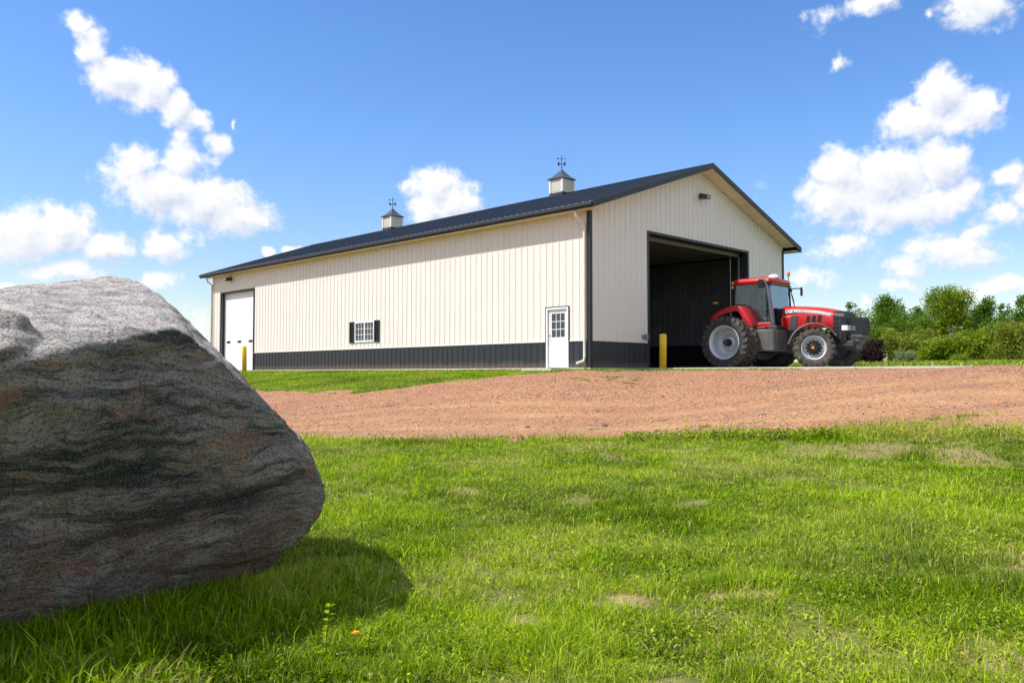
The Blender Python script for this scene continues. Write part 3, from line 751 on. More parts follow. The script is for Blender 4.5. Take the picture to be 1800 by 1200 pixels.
# ------------------------------------------------------------------ tractor (local: +x forward, +y its left, z up, origin under rear axle)
tx, ty = from_barn(6.8, -2.16)
tractor = empty('tractor', (tx, ty, 0.0), AG-R(90), "large red farm tractor with dual rear wheels driving out of the open barn door", 'tractor')
def wheel(x, y, Rr, w, rim, z, steer=0.0, side=-1, nl=22, dish=0.0, front=False, tm=None):
    """side: -1 shows its outer face to -y"""
    tm = tm or M_TYRE
    piv = Matrix.Translation((x, y, z)) @ Matrix.Rotation(steer, 4, 'Z')
    if side > 0: piv = piv @ Matrix.Rotation(math.pi, 4, 'Z')
    hw = w/2; T = MB(); T.M = piv; Rc = Rr-0.055
    T.lathe([(rim-0.01, -hw*0.72), (rim+0.02, -hw*0.86), (rim+0.08, -hw*0.98), (rim+(Rc-rim)*0.55, -hw), (Rc-0.06, -hw*0.97), (Rc-0.015, -hw*0.86), (Rc, -hw*0.6),
             (Rc+0.006, 0), (Rc, hw*0.6), (Rc-0.015, hw*0.86), (Rc-0.06, hw*0.97), (rim+(Rc-rim)*0.55, hw), (rim+0.08, hw*0.98), (rim+0.02, hw*0.86), (rim-0.01, hw*0.72)], 56)
    wh = T.build('wheel', tm, tractor, smooth=True)
    L = MB()
    for k in range(nl):
        for s in (-1, 1):
            a0 = 2*math.pi*(k + (0.5 if s > 0 else 0))/nl; da = 2*math.pi/nl
            th = da*0.20
            pts = []
            # chevron bar from centre out to the shoulder, wrapping over it; sweeps backwards
            secs = [(0.03*s, a0, 0.0, 1.0), (hw*0.45*s, a0-da*0.38, 0.0, 1.1), (hw*0.90*s, a0-da*0.78, -0.012, 1.35), (hw*1.015*s, a0-da*0.90, -0.085, 1.45)]
            for (yy, a, dr, wd) in secs:
                row = []
                for (aa, rr) in ((a-th*wd, Rc-0.03+dr), (a+th*wd, Rc-0.03+dr), (a+th*wd*0.75, Rr+dr), (a-th*wd*0.75, Rr+dr)):
                    row.append((rr*math.cos(aa), yy, rr*math.sin(aa)))
                pts += row
            fs = [(0,1,2,3), (15,14,13,12)]
            for i in range(3):
                for q in range(4): fs.append((i*4+q, i*4+(q+1)%4, i*4+4+(q+1)%4, i*4+4+q))
            L.M = piv; L.add(pts, fs)
    lo = L.build('tread', M_TYRE, wh)
    D = MB(); D.M = piv
    if front:
        D.lathe([(rim+0.012, -hw*0.74), (rim+0.012, -hw*0.80), (rim-0.02, -hw*0.80), (rim-0.035, -hw*0.62), (rim-0.06, -hw*0.45), (rim*0.80, -hw*0.20), (rim*0.72, -hw*0.12), (rim*0.67, -hw*0.2), (0.0, -hw*0.2)], 48)
        K = MB(); K.M = piv; K.lathe([(rim+0.012, hw*0.74), (rim-0.02, hw*0.80), (rim-0.05, hw*0.5), (rim*0.62, hw*0.2), (0, hw*0.2)], 48); K.build('inner_rim', M_CHAS, wh)
    else:
        D.lathe([(rim+0.015, -hw*0.74), (rim+0.015, -hw*0.84), (rim-0.02, -hw*0.84), (rim-0.035, -hw*0.66), (rim-0.07, -hw*0.60), (rim*0.86, -hw*0.10), (rim*0.80, hw*dish*0.5), (rim*0.60, hw*dish), (rim*0.52, hw*dish-0.005),
                 (rim*0.50, hw*dish-0.05), (rim*0.40, hw*dish-0.07), (rim*0.38, hw*dish-0.10), (rim*0.27, hw*dish-0.11), (0.0, hw*dish-0.11)], 56)
        D.lathe([(rim+0.015, hw*0.74), (rim-0.02, hw*0.84), (rim-0.05, hw*0.5), (rim*0.5, hw*dish+0.02), (0, hw*dish+0.02)], 48)
    D.build('rim', M_RIM, wh, smooth=True)
    H = MB(); H.M = piv
    if front:
        r0 = rim*0.66; yo = -hw*0.2
        H.lathe([(r0, yo-0.001), (r0, yo-0.05), (r0-0.03, yo-0.075), (0.16, yo-0.08), (0.14, yo-0.17), (0.11, yo-0.20), (0.0, yo-0.205)], 36)
        N_ = MB(); N_.M = piv
        for k in range(12):
            a = 2*math.pi*k/12; N_.lathe([(0.016, yo-0.05), (0.016, yo-0.105), (0, yo-0.106)], 8, 'y', (r0*0.82*math.cos(a), 0, r0*0.82*math.sin(a)))
        N_.split('bolt', M_BLACK, wh)
        H.build('hub', M_BLACK, wh)
        O = MB(); O.M = piv; O.lathe([(0.0, yo-0.215), (0.045, yo-0.213), (0.05, yo-0.20)], 14, 'y', (-0.03, 0, 0)); O.build('hub_cap', M_ORANGE, wh)
        B = MB(); B.M = piv
        for k in range(12):
            a = 2*math.pi*(k+.5)/12; B.lathe([(0.014, yo-0.08), (0.014, yo-0.095), (0, yo-0.096)], 8, 'y', (r0*0.88*math.cos(a), 0, r0*0.88*math.sin(a)))
        B.split('bolt', M_GALV, wh)
    else:
        yo = hw*dish-0.11
        H.lathe([(0.135, yo), (0.135, yo-0.12), (0.11, yo-0.14), (0.07, yo-0.145), (0.06, yo-0.11), (0, yo-0.11)], 24)
        H.build('hub', M_BLACK, wh)
        H = MB(); H.M = piv; H.lathe([(0.022, -hw*0.2), (0.022, -hw*0.28), (0, -hw*0.28)], 10, 'y', (-rim*0.62, 0, rim*0.52)); H.build('valve', M_BLACK, wh)
    return wh
RR, RF = 0.93, 0.69
for sd in (-1, 1):
    wheel(0, sd*1.78, RR, 0.50, 0.595, RR-0.02, 0, sd, 24, dish=0.95, tm=M_TYRE_SHADE)
    wheel(0, sd*1.10, RR, 0.48, 0.595, RR-0.02, 0, sd, 24, dish=0.2, tm=M_TYRE)
ST = R(24)
for sd in (-1, 1):
    wheel(2.88, sd*1.02, RF, 0.42, 0.405, RF-0.015, ST, sd, 20, front=True)
# axles and chassis
a = MB(); a.tube([(0,-1.9,RR-.02),(0,1.9,RR-.02)], 0.09, 12); a.box(-0.45, 0.5, -0.42, 0.42, 0.55, 1.45); a.box(0.4, 1.9, -0.28, 0.28, 0.55, 1.30); a.box(1.8, 3.6, -0.22, 0.22, 0.62, 1.15)
a.tube([(2.88,-0.8,RF),(2.88,0.8,RF)], 0.10, 10); a.box(2.65, 3.1, -0.34, 0.34, 0.45, 0.95); a.box(-1.0, -0.45, -0.25, 0.25, 0.5, 0.95)
a.tube([(-0.5,-0.38,0.8),(-1.35,-0.45,0.62)], 0.045, 8); a.tube([(-0.5,0.38,0.8),(-1.35,0.45,0.62)], 0.045, 8)
a.build('chassis', M_CHAS, tractor, bevel=0.02)
# engine cover: lofted sections (x, half width, side bottom z, shoulder z, top z)
secs = [(1.42, 0.43, 1.40, 2.10, 2.22), (1.8, 0.44, 1.36, 2.08, 2.20), (2.3, 0.45, 1.40, 2.03, 2.16), (2.8, 0.45, 1.42, 1.96, 2.10), (3.20, 0.45, 1.32, 1.88, 2.02), (3.42, 0.44, 1.28, 1.83, 1.96)]
def hood_ring(sx, w_, b, s_, tp):
    return [(sx,-w_,b),(sx,-w_-0.012,(b+s_)/2),(sx,-w_,s_-0.06),(sx,-w_+0.05,s_+0.02),(sx,-w_+0.14,tp-0.035),(sx,-0.13,tp),(sx,0.13,tp),(sx,w_-0.14,tp-0.035),(sx,w_-0.05,s_+0.02),(sx,w_,s_-0.06),(sx,w_+0.012,(b+s_)/2),(sx,w_,b)]
def loft(rings, cap=True):
    mb = MB(); n = len(rings[0]); vs = [p for r_ in rings for p in r_]; fs = []
    for i in range(len(rings)-1):
        for k in range(n): fs.append((i*n+k, i*n+(k+1)%n, (i+1)*n+(k+1)%n, (i+1)*n+k))
    if cap: fs += [tuple(range(n)), tuple((len(rings)-1)*n+k for k in range(n-1,-1,-1))]
    return mb.add(vs, fs)
hood = loft([hood_ring(*q) for q in secs]).build('hood', M_RED, tractor, bevel=0.006, smooth=False)
for p in hood.data.polygons: p.use_smooth = True
# front: black grille nose (slanting back from the hood) 
gsec = [(3.30, 0.452, 0.95, 1.86, 1.975), (3.42, 0.455, 0.88, 1.83, 1.955), (3.66, 0.44, 0.87, 1.80, 1.925), (3.74, 0.42, 0.90, 1.76, 1.885)]
gr = loft([hood_ring(*q) for q in gsec])
grl = gr.build('grille', M_BLACK, tractor)
hl = MB()
for k in range(6):
    z = 1.02+k*0.135
    hl.box(3.325, 3.62, -0.470, -0.452, z, z+0.014); hl.box(3.325, 3.62, 0.452, 0.470, z, z+0.014)
hl.box(3.54, 3.555, -0.474, -0.4705, 0.98, 1.76)
hl.split('grille_bar', M_FEND, grl)
gv = MB()
for k in range(5): gv.box(3.745, 3.755, -0.36, 0.36, 1.42+k*0.065, 1.43+k*0.065)
gv.split('grille_bar', M_CHAS, grl)
for s in (-1, 1):
    h = MB(); h.prism([(3.60,s*0.30),(3.60,s*0.475),(3.70,s*0.47),(3.785,s*0.42),(3.80,s*0.06),(3.72,s*0.06)], 1.26, 1.43, 'z')
    h.build('headlight', M_HEAD, tractor, bevel=0.01)
# front weights and their bracket
for k in range(9):
    y = -0.30+k*0.066
    wgt = MB(); wgt.prism([(3.98,1.12),(4.20,1.12),(4.27,1.28),(4.24,1.62),(4.17,1.70),(3.98,1.70)], y, y+0.058); wgt.build('front_weight', M_BLACK, tractor, bevel=0.012)
b = MB(); b.box(3.3, 3.95, -0.40, 0.40, 0.72, 0.90); b.box(3.70, 4.22, -0.30, 0.30, 0.99, 1.11); b.box(3.70, 4.12, -0.28, 0.28, 0.86, 0.98); b.box(3.6, 4.0, -0.25, 0.25, 0.62, 0.80)
b.build('weight_bracket', M_CHAS, tractor, bevel=0.02)
# hood side details: vents, black band, stripe, dark lower panel, lettering
for s in (-1, 1):
    dt = MB()
    for k in range(3):
        x = 2.38+k*0.205
        o = s*0.468; i_ = s*0.455
        dt.hexa([(x-.05,i_,1.60),(x+.09,i_,1.58),(x+.09,o,1.58),(x-.05,o,1.60),(x,i_,1.82),(x+.13,i_,1.80),(x+.13,o,1.80),(x,o,1.82)])
    dt.split('vent', M_BLACK, hood)
    sg = MB()
    def skin(x):   # side surface y of the hood
        return np.interp(x, [q[0] for q in secs], [q[1] for q in secs])
    def band(mb, x0, x1, zf, hf, off, n=10):
        for k in range(n):
            a0 = x0+(x1-x0)*k/n; a1 = x0+(x1-x0)*(k+1)/n
            y0_, y1_ = s*(skin(a0)+off), s*(skin(a1)+off); yi0, yi1 = s*(skin(a0)+off-0.02), s*(skin(a1)+off-0.02)
            mb.hexa([(a0,yi0,zf(a0)),(a1,yi1,zf(a1)),(a1,y1_,zf(a1)),(a0,y0_,zf(a0)),(a0,yi0,zf(a0)+hf(a0)),(a1,yi1,zf(a1)+hf(a1)),(a1,y1_,zf(a1)+hf(a1)),(a0,y0_,zf(a0)+hf(a0))])
    top = lambda x: np.interp(x, [1.42, 2.3, 2.8, 3.25], [1.955, 1.93, 1.86, 1.745])
    band(sg, 2.02, 3.22, lambda x: top(x), lambda x: 0.075, 0.016)
    sg.build('stripe_decal', M_SILVER, hood)
    bk = MB(); band(bk, 1.50, 2.25, lambda x: top(x)-0.015, lambda x: 0.10, 0.013); bk.build('black_decal', M_BLACK, hood)
    lp = MB(); lp.prism([(1.66,1.34),(1.95,1.34),(2.02,1.55),(2.06,1.84),(1.80,1.84),(1.72,1.6)], s*0.43, s*0.470); lp.build('lower_panel', M_CHAS, hood, bevel=0.01)
def text_mesh(name, body, size, mat, parent, loc, rot, extr=0.004, bold=0.0):
    cu = bpy.data.curves.new(name, 'FONT'); cu.body = body; cu.size = size; cu.extrude = extr; cu.offset = bold; cu.align_x = 'LEFT'
    tmp = bpy.data.objects.new(name+'_tmp', cu); COL.objects.link(tmp)
    bpy.context.view_layer.update()
    me = bpy.data.meshes.new_from_object(tmp.evaluated_get(bpy.context.evaluated_depsgraph_get()))
    bpy.data.objects.remove(tmp); bpy.data.curves.remove(cu)
    me.name = name; me.materials.clear(); me.materials.append(mat)
    o = bpy.data.objects.new(name, me); COL.objects.link(o); o.parent = parent; o.location = loc; o.rotation_euler = rot
    return o
text_mesh('lettering', "CASE IH", 0.125, M_DECALW, hood, (1.57, -0.470, 1.950), (R(90), 0, 0), bold=0.004)
text_mesh('lettering', "CASE IH", 0.125, M_DECALW, hood, (2.18, 0.470, 1.950), (R(90), 0, R(180)), bold=0.004)
text_mesh('lettering', "MAGNUM", 0.085, M_DECALO, hood, (1.47, -0.462, 1.79), (R(90), 0, 0), bold=0.002)
# cab: platform, fenders, glass, pillars, roof
c = MB(); c.box(-0.35, 1.30, -0.72, 0.72, 1.30, 1.52); c.build('cab_floor', M_CHAS, tractor, bevel=0.02)
c = MB(); c.box(1.18, 1.45, -0.44, 0.44, 1.30, 2.13); c.build('firewall', M_BLACK, tractor, bevel=0.02)
c = MB(); c.box(0.60, 1.26, -0.86, -0.72, 1.44, 1.62); c.box(0.60, 1.26, 0.72, 0.86, 1.44, 1.62); c.split('sill', M_RED, tractor, bevel=0.025)
fp = [(-0.98,1.84),(-0.88,1.98),(-0.62,2.12),(-0.30,2.22),(0.05,2.27),(0.28,2.23),(0.45,2.05),(0.62,1.78),(0.76,1.50)]
fin = [(p[0]*0.965+0.0, p[1]-0.045-0.02*abs(p[0])) for p in fp]
for s in (-1, 1):
    y0, y1 = sorted((s*0.66, s*1.28))
    rings = []
    for i, (x, z) in enumerate(fp):
        # inward normal
        xa, za = fp[max(i-1,0)]; xb, zb_ = fp[min(i+1,len(fp)-1)]
        tx_, tz_ = xb-xa, zb_-za; l_ = math.hypot(tx_, tz_); nx_, nz_ = tz_/l_, -tx_/l_
        def off(d): d *= 1.35; return (x+nx_*d, z+nz_*d)
        o0 = off(0); o1 = off(0.04); sk = off(0.16)
        yo, yi = s*1.32, s*0.66
        rings.append([(o0[0], yi, o0[1]), (o0[0], yo-s*0.06, o0[1]), (off(.03)[0], yo, off(.03)[1]), (sk[0], yo+s*0.01, sk[1]), (sk[0], yo-s*0.02, sk[1]), (off(.06)[0], yo-s*0.04, off(.06)[1]), (o1[0], yo-s*0.08, o1[1]), (o1[0], yi, o1[1])])
    fn = loft(rings).build('rear_fender', M_RED, tractor); 
    for p in fn.data.polygons: p.use_smooth = True
    m_ = fn.modifiers.new('bevel', 'BEVEL'); m_.width = 0.008; m_.segments = 2; m_.limit_method = 'ANGLE'
    st = MB(); st.tube([(-0.72, s*1.1, 2.10), (-0.80, s*1.18, 2.36)], 0.014, 6); st.build('lamp_stalk', M_BLACK, tractor)
    st = MB(); st.box(-0.88, -0.70, s*1.22-0.04, s*1.22+0.04, 2.37, 2.44); st.build('marker_lamp', M_ORANGE, tractor, bevel=0.015)
# side glass follows the fender line
sgp = [(-0.22,3.05),(-0.28,2.30),(0.30,2.27),(0.48,2.05),(0.66,1.76),(0.72,1.66),(1.14,1.66),(1.08,3.05)]
gl = MB()
for s in (-1, 1):
    gl.prism(sgp, *sorted((s*0.775, s*0.765)))
gl.hexa([(1.20,-0.50,1.62),(1.21,-0.50,1.62),(1.21,0.50,1.62),(1.20,0.50,1.62),(1.14,-0.60,3.05),(1.15,-0.60,3.05),(1.15,0.60,3.05),(1.14,0.60,3.05)])
for s in (-1, 1):
    gl.hexa([(1.15,s*0.76,1.62),(1.16,s*0.76,1.62),(1.21,s*0.505,1.62),(1.20,s*0.505,1.62),(1.09,s*0.76,3.05),(1.10,s*0.76,3.05),(1.15,s*0.605,3.05),(1.14,s*0.605,3.05)])
gl.box(-0.27, -0.26, -0.74, 0.74, 1.75, 3.05)
gl.split('window_pane', M_GLASS, tractor)
pl = MB()
for s in (-1, 1):
    pl.tube([(1.17,s*0.775,1.5),(1.09,s*0.775,3.08)], 0.045, 8)
    pl.tube([(-0.28,s*0.76,2.2),(-0.24,s*0.76,3.08)], 0.05, 8)
    pl.tube([(-0.28,s*0.76,1.5),(-0.28,s*0.76,2.25)], 0.05, 8)
    pl.tube([(-0.26,s*0.775,2.33),(0.31,s*0.775,2.30),(0.50,s*0.775,2.07),(0.68,s*0.775,1.76),(0.74,s*0.775,1.64),(1.14,s*0.775,1.64)], 0.022, 6)
pl.box(-0.29, -0.2, -0.75, 0.75, 1.5, 1.78)
pl.split('pillar', M_BLACK, tractor)
rings = []
for (z, x0, x1, hw_) in ((3.03, -0.27, 1.10, 0.77), (3.06, -0.32, 1.17, 0.83), (3.16, -0.34, 1.20, 0.85), (3.24, -0.30, 1.12, 0.80), (3.28, -0.20, 0.98, 0.67)):
    rr_ = 0.16; ring = []
    for (cx_, cy_, a0) in ((x1-rr_*1.4, hw_-rr_, 0), (x0+rr_, hw_-rr_, 90), (x0+rr_, -hw_+rr_, 180), (x1-rr_*1.4, -hw_+rr_, 270)):
        for k in range(5):
            aa = R(a0+22.5*k); f_ = 1.4 if a0 in (0, 270) else 1
            ring.append((cx_+rr_*f_*math.cos(aa), cy_+rr_*math.sin(aa), z))
    rings.append(ring)
rf = loft(rings).build('cab_roof', M_RED, tractor, smooth=True)
v = MB(); v.box(0.95, 1.22, -0.76, 0.76, 2.985, 3.028); v.build('sun_visor', simple('visor_maroon', (0.10, 0.012, 0.014), 0.4), tractor, bevel=0.015)
v = MB(); v.lathe([(0.0,0.16),(0.08,0.155),(0.16,0.12),(0.20,0.05),(0.19,0.0),(0.0,0.0)], 24, 'z', (0.98,-0.15,3.25)); v.build('receiver_dome', M_WHITE, tractor, smooth=True)
for (x, y, z) in ((-0.30,-0.77,3.13), (1.06,-0.85,3.14), (-0.30,0.77,3.13), (0.95,0.86,3.14)):
    v = MB(); v.box(x-0.07, x+0.09, y-0.035, y+0.03, z-0.06, z+0.06); v.build('marker_lamp', M_ORANGE, tractor, bevel=0.02)
v = MB(); v.lathe([(0.0,0.05),(0.04,0.03),(0.05,0.0),(0.04,-0.03),(0,-0.04)], 12, 'x', (-0.40,-0.66,2.98)); v.build('work_lamp', M_HEAD, tractor, smooth=True)
# exhaust
v = MB(); v.tube([(1.00,-0.93,3.16),(1.06,-0.95,3.02),(1.18,-0.95,2.80),(1.26,-0.94,2.3),(1.32,-0.90,1.6),(1.34,-0.88,1.35)], [0.06,0.065,0.07,0.075,0.085,0.09], 12); v.build('exhaust_stack', M_STACK, tractor, smooth=True)
# mirrors
v = MB(); v.tube([(1.09,-0.8,3.0),(1.0,-1.1,3.06)], 0.018, 6); v.tube([(1.09,0.8,2.93),(1.25,1.25,2.98),(1.27,1.34,2.97)], 0.022, 6); v.box(1.04, 1.16, 0.74, 0.90, 2.82, 2.96); v.split('mirror_arm', M_BLACK, tractor)
for (x, y, z, rz) in ((0.98,-1.10,2.99,-70), (1.30,1.36,2.86,20)):
    v = MB(); v.M = Matrix.Translation((x,y,z)) @ Matrix.Rotation(R(rz), 4, 'Z')
    v.prism([(-.09,-.15),(.09,-.15),(.11,-.10),(.11,.12),(.07,.17),(-.07,.17),(-.11,.12),(-.11,-.10)], -0.035, 0.035, 'x'); mo = v.build('mirror', M_BLACK, tractor, bevel=0.015)
v = MB(); v.tube([(1.02,0.90,2.92),(1.02,0.90,3.44)], 0.014, 6); v.build('beacon_stalk', M_BLACK, tractor)
v = MB(); v.lathe([(0.05,3.43),(0.062,3.45),(0.062,3.56),(0.045,3.60),(0,3.605)], 14, 'z', (1.02,0.90,0)); v.build('beacon', M_ORANGE, tractor, smooth=True)
v = MB(); v.tube([(1.17,0.80,2.75),(1.27,0.84,2.3),(1.38,0.84,2.22),(1.36,0.82,1.9)], 0.014, 6); v.tube([(1.15,0.80,2.9),(1.24,0.86,2.5),(1.30,0.84,2.0)], 0.012, 6); v.split('handrail', M_BLACK, tractor)
# inside the cab
v = MB(); v.box(0.05, 0.52, -0.26, 0.26, 1.90, 2.04); v.box(-0.02, 0.12, -0.25, 0.25, 2.0, 2.55); v.box(0.0, 0.1, -0.14, 0.14, 2.56, 2.76); v.box(0.15, 0.42, -0.18, 0.18, 1.52, 1.9); v.box(0.1, 0.6, -0.44, -0.30, 2.05, 2.16)
v.build('seat', simple('seat_fabric', (0.07, 0.09, 0.12), 0.8), tractor, bevel=0.03)
v = MB()
n_ = 20; v.M = Matrix.Translation((0.86, 0, 2.28)) @ Matrix.Rotation(R(-55), 4, 'Y')
v.tube([(0.2*math.cos(2*math.pi*k/n_), 0.2*math.sin(2*math.pi*k/n_), 0) for k in range(n_+1)], 0.016, 6); v.tube([(-0.2,0,0),(0.2,0,0)], 0.014, 6); v.tube([(0,0,0),(0.05,0,-0.5)], 0.035, 8)
v.build('steering_wheel', M_BLACK, tractor)
v = MB(); v.box(0.70, 0.76, -0.56, -0.36, 2.46, 2.62); v.tube([(0.72,-0.46,2.46),(0.80,-0.5,2.0)], 0.016, 6); v.build('monitor', M_BLACK, tractor, bevel=0.01)
# fuel tank, battery box, steps
tk = MB(); tk.prism([(0.70,-1.08),(0.78,-1.14),(1.25,-1.14),(1.42,-1.08),(1.52,-0.92),(1.58,-0.30),(0.70,-0.30)], 0.60, 1.36, 'z'); tk.build('fuel_tank', M_TANK, tractor, bevel=0.035)
tk = MB(); tk.box(0.72, 1.10, -1.05, -0.35, 1.365, 1.46); tk.box(1.12, 1.5, -0.98, -0.3, 1.365, 1.5); tk.split('battery_box', M_CHAS, tractor, bevel=0.02)
tk = MB(); tk.box(0.70, 1.35, 0.30, 1.05, 0.62, 1.34); tk.box(0.8, 1.2, 1.06, 1.35, 0.40, 0.44); tk.box(0.8, 1.2, 1.06, 1.35, 0.75, 0.79); tk.box(0.8, 1.2, 1.06, 1.35, 1.10, 1.14); tk.split('step', M_CHAS, tractor, bevel=0.02)
tk = MB(); tk.box(0.735, 0.741, -1.146, -1.138, 0.64, 1.33); tk.tube([(0.95,-1.14,0.95),(0.95,-1.155,0.95)], 0.03, 10); tk.split('tank_fitting', M_BLACK, tractor)
# front fenders turn with the wheels
for s in (-1, 1):
    rings = []
    Rf = 0.83
    for k in range(13):
        aa = R(172 - k*(172-28)/12)
        rr_ = Rf + (0.03 if k == 0 else 0)
        p = []
        for (yy, dr) in ((-0.23,0.0),(-0.25,-0.05),(-0.23,-0.035),(0.23,-0.035),(0.25,-0.05),(0.23,0.0)):
            p.append(((rr_+dr)*math.cos(aa), yy, (rr_+dr)*math.sin(aa)))
        rings.append(p)
    fm = loft(rings); M_ = Matrix.Translation((2.88, s*1.02, RF)) @ Matrix.Rotation(ST, 4, 'Z')
    fm.v = [(M_ @ Vector(p))[:] for p in fm.v]
    fd = fm.build('front_fender', M_FEND, tractor, smooth=False)
    br = MB(); br.M = M_; br.tube([(-0.1,-s*0.3,0.1),(-0.15,-s*0.28,0.55),(-0.15,0.0,0.79)], 0.025, 6); br.build('fender_bracket', M_CHAS, tractor)

# ------------------------------------------------------------------ boulder
def ray(px, py, Y):   # photo measurement at a chosen distance
    return Vector(((px-900)/1472*Y, Y, CAMZ+(657.5-py)/1472*Y))
hull1 = [ray(*p) for p in ((0,760,3.55),(86,754,3.76),(250,745,4.12),(400,720,4.51),(480,735,4.76),(430,677,4.57),(530,765,4.93),(566,830,4.97),(574,865,5.0),(566,900,5.02),(548,925,5.0),
    (500,968,4.98),(440,1010,4.92),(385,1040,4.80),(325,1055,4.60),(200,1080,4.38),(100,1100,4.18),(0,1115,4.05),
    (325,579,4.28),(300,574,4.20),(219,597,3.98),(156,606,3.83),(81,620,3.67),(0,662,3.48),(400,641,4.47),(355,604,4.34),(450,694,4.63),
    (20,522,5.3),(60,508,5.4),(100,499,5.42),(150,489,5.45),(200,485,5.4),(240,497,5.32),(282,521,5.2),(312,551,5.05))]
hull1 += [Vector(p) for p in ((-1.45,5.9,-0.75),(-2.0,6.2,-0.4),(-2.4,6.3,-1.6),(-2.1,5.6,-1.6),(-2.6,6.2,-0.1),(-3.9,6.2,-0.25),(-4.6,5.4,-0.3),(-4.7,5.0,-1.6),(-3.2,6.8,-1.6),
    (-2.72,3.08,-0.08),(-3.2,2.85,-0.15),(-2.6,3.15,-0.6),(-3.0,3.3,-1.75),(-3.0,3.25,-0.75),(-3.9,3.0,-0.6),(-3.2,3.25,-0.15),(-4.1,3.5,-0.1),(-3.4,3.45,-1.7),(-4.6,3.8,-1.7),(-4.4,4.4,-0.05),(-3.6,5.2,0.08),(-1.80,4.75,-1.75),(-2.2,4.4,-1.75))]
hull2 = [ray(*p) for p in ((76,604,3.74),(62,578,3.72),(42,556,3.70),(22,549,3.68),(0,546,3.64),(-60,525,3.6),(-130,560,3.5),(-100,640,3.35),(0,622,3.50),(62,614,3.66),(30,592,4.15),(-60,545,4.2))]
hull3 = [ray(*p) for p in ((27,546,4.5),(14,526,4.5),(0,510,4.5),(-50,480,4.5),(-120,540,4.3),(32,560,4.4),(0,590,4.3),(0,550,4.9),(-80,520,5.1))]
bmh = bmesh.new()
for pts in (hull1, hull2, hull3):
    vs = [bmh.verts.new(p) for p in pts]
    r = bmesh.ops.convex_hull(bmh, input=vs)
    junk = {e for e in r['geom_interior'] + r['geom_unused'] if isinstance(e, bmesh.types.BMVert)}
    for v_ in junk:
        if v_.is_valid: bmh.verts.remove(v_)
me = bpy.data.meshes.new('boulder'); bmh.to_mesh(me); bmh.free()
bo = bpy.data.objects.new('boulder', me); COL.objects.link(bo)
rm = bo.modifiers.new('r', 'REMESH'); rm.mode = 'VOXEL'; rm.voxel_size = 0.019
sm = bo.modifiers.new('s', 'SMOOTH'); sm.factor = 0.5; sm.iterations = 2
bpy.context.view_layer.update()
me2 = bpy.data.meshes.new_from_object(bo.evaluated_get(bpy.context.evaluated_depsgraph_get()))
bo.modifiers.clear(); bo.data = me2; me2.name = 'boulder'; bpy.data.meshes.remove(me)
nv = len(me2.vertices); co = np.empty(nv*3); me2.vertices.foreach_get('co', co); co = co.reshape(-1, 3)
no = np.empty(nv*3); me2.vertices.foreach_get('normal', no); no = no.reshape(-1, 3)
# foliation runs gently up to the right; beds weather in and out of the face in thin steps
SR = Matrix.Rotation(R(9), 3, 'Y') @ Matrix.Rotation(R(-8), 3, 'X')
sc_ = co @ np.array(SR).T
disp = np.empty(nv)
def hsh(k): return (math.sin(k*91.7+3.1)*43758.5453) % 1.0
def beds(v, sharp=0.16):
    k = math.floor(v); f_ = v-k; t_ = min(1.0, f_/sharp)
    return hsh(k-1)*(1-t_)+hsh(k)*t_
for i in range(nv):
    p = Vector(co[i]); q = Vector(sc_[i])
    f1 = mnoise.noise(p*0.9)*0.030+mnoise.noise(p*2.3)*0.018-0.010*max(0, 1-abs(mnoise.noise(p*1.4+Vector((5,5,1))))/0.03)
    wob = mnoise.noise(p*0.8)*0.16+mnoise.noise(p*2.6)*0.026+mnoise.noise(p*8)*0.005
    zz = q.z+wob
    side = 1.0-max(0.0, no[i][2])*0.75
    am = max(0.15, min(1, 0.55+1.6*mnoise.noise(p*1.3+Vector((9,2,4)))))
    st_ = (beds(zz*6.5)-0.5)*0.036*am+(beds(zz*21+0.3)-0.5)*0.011
    chip = 0.0
    c_ = mnoise.noise(p*1.5+Vector((3,1,7)))
    if c_ > 0.30: chip = -0.030*min(1, (c_-0.30)/0.05)*(0.6+0.4*beds(zz*9))
    fi = mnoise.fractal(p*11, 0.6, 2.3, 4)*0.0075
    disp[i] = f1+st_*side+chip*side+fi
co = co + no*disp[:, None]
me2.vertices.foreach_set('co', co.ravel()); me2.update()
me2.polygons.foreach_set('use_smooth', [True]*len(me2.polygons))
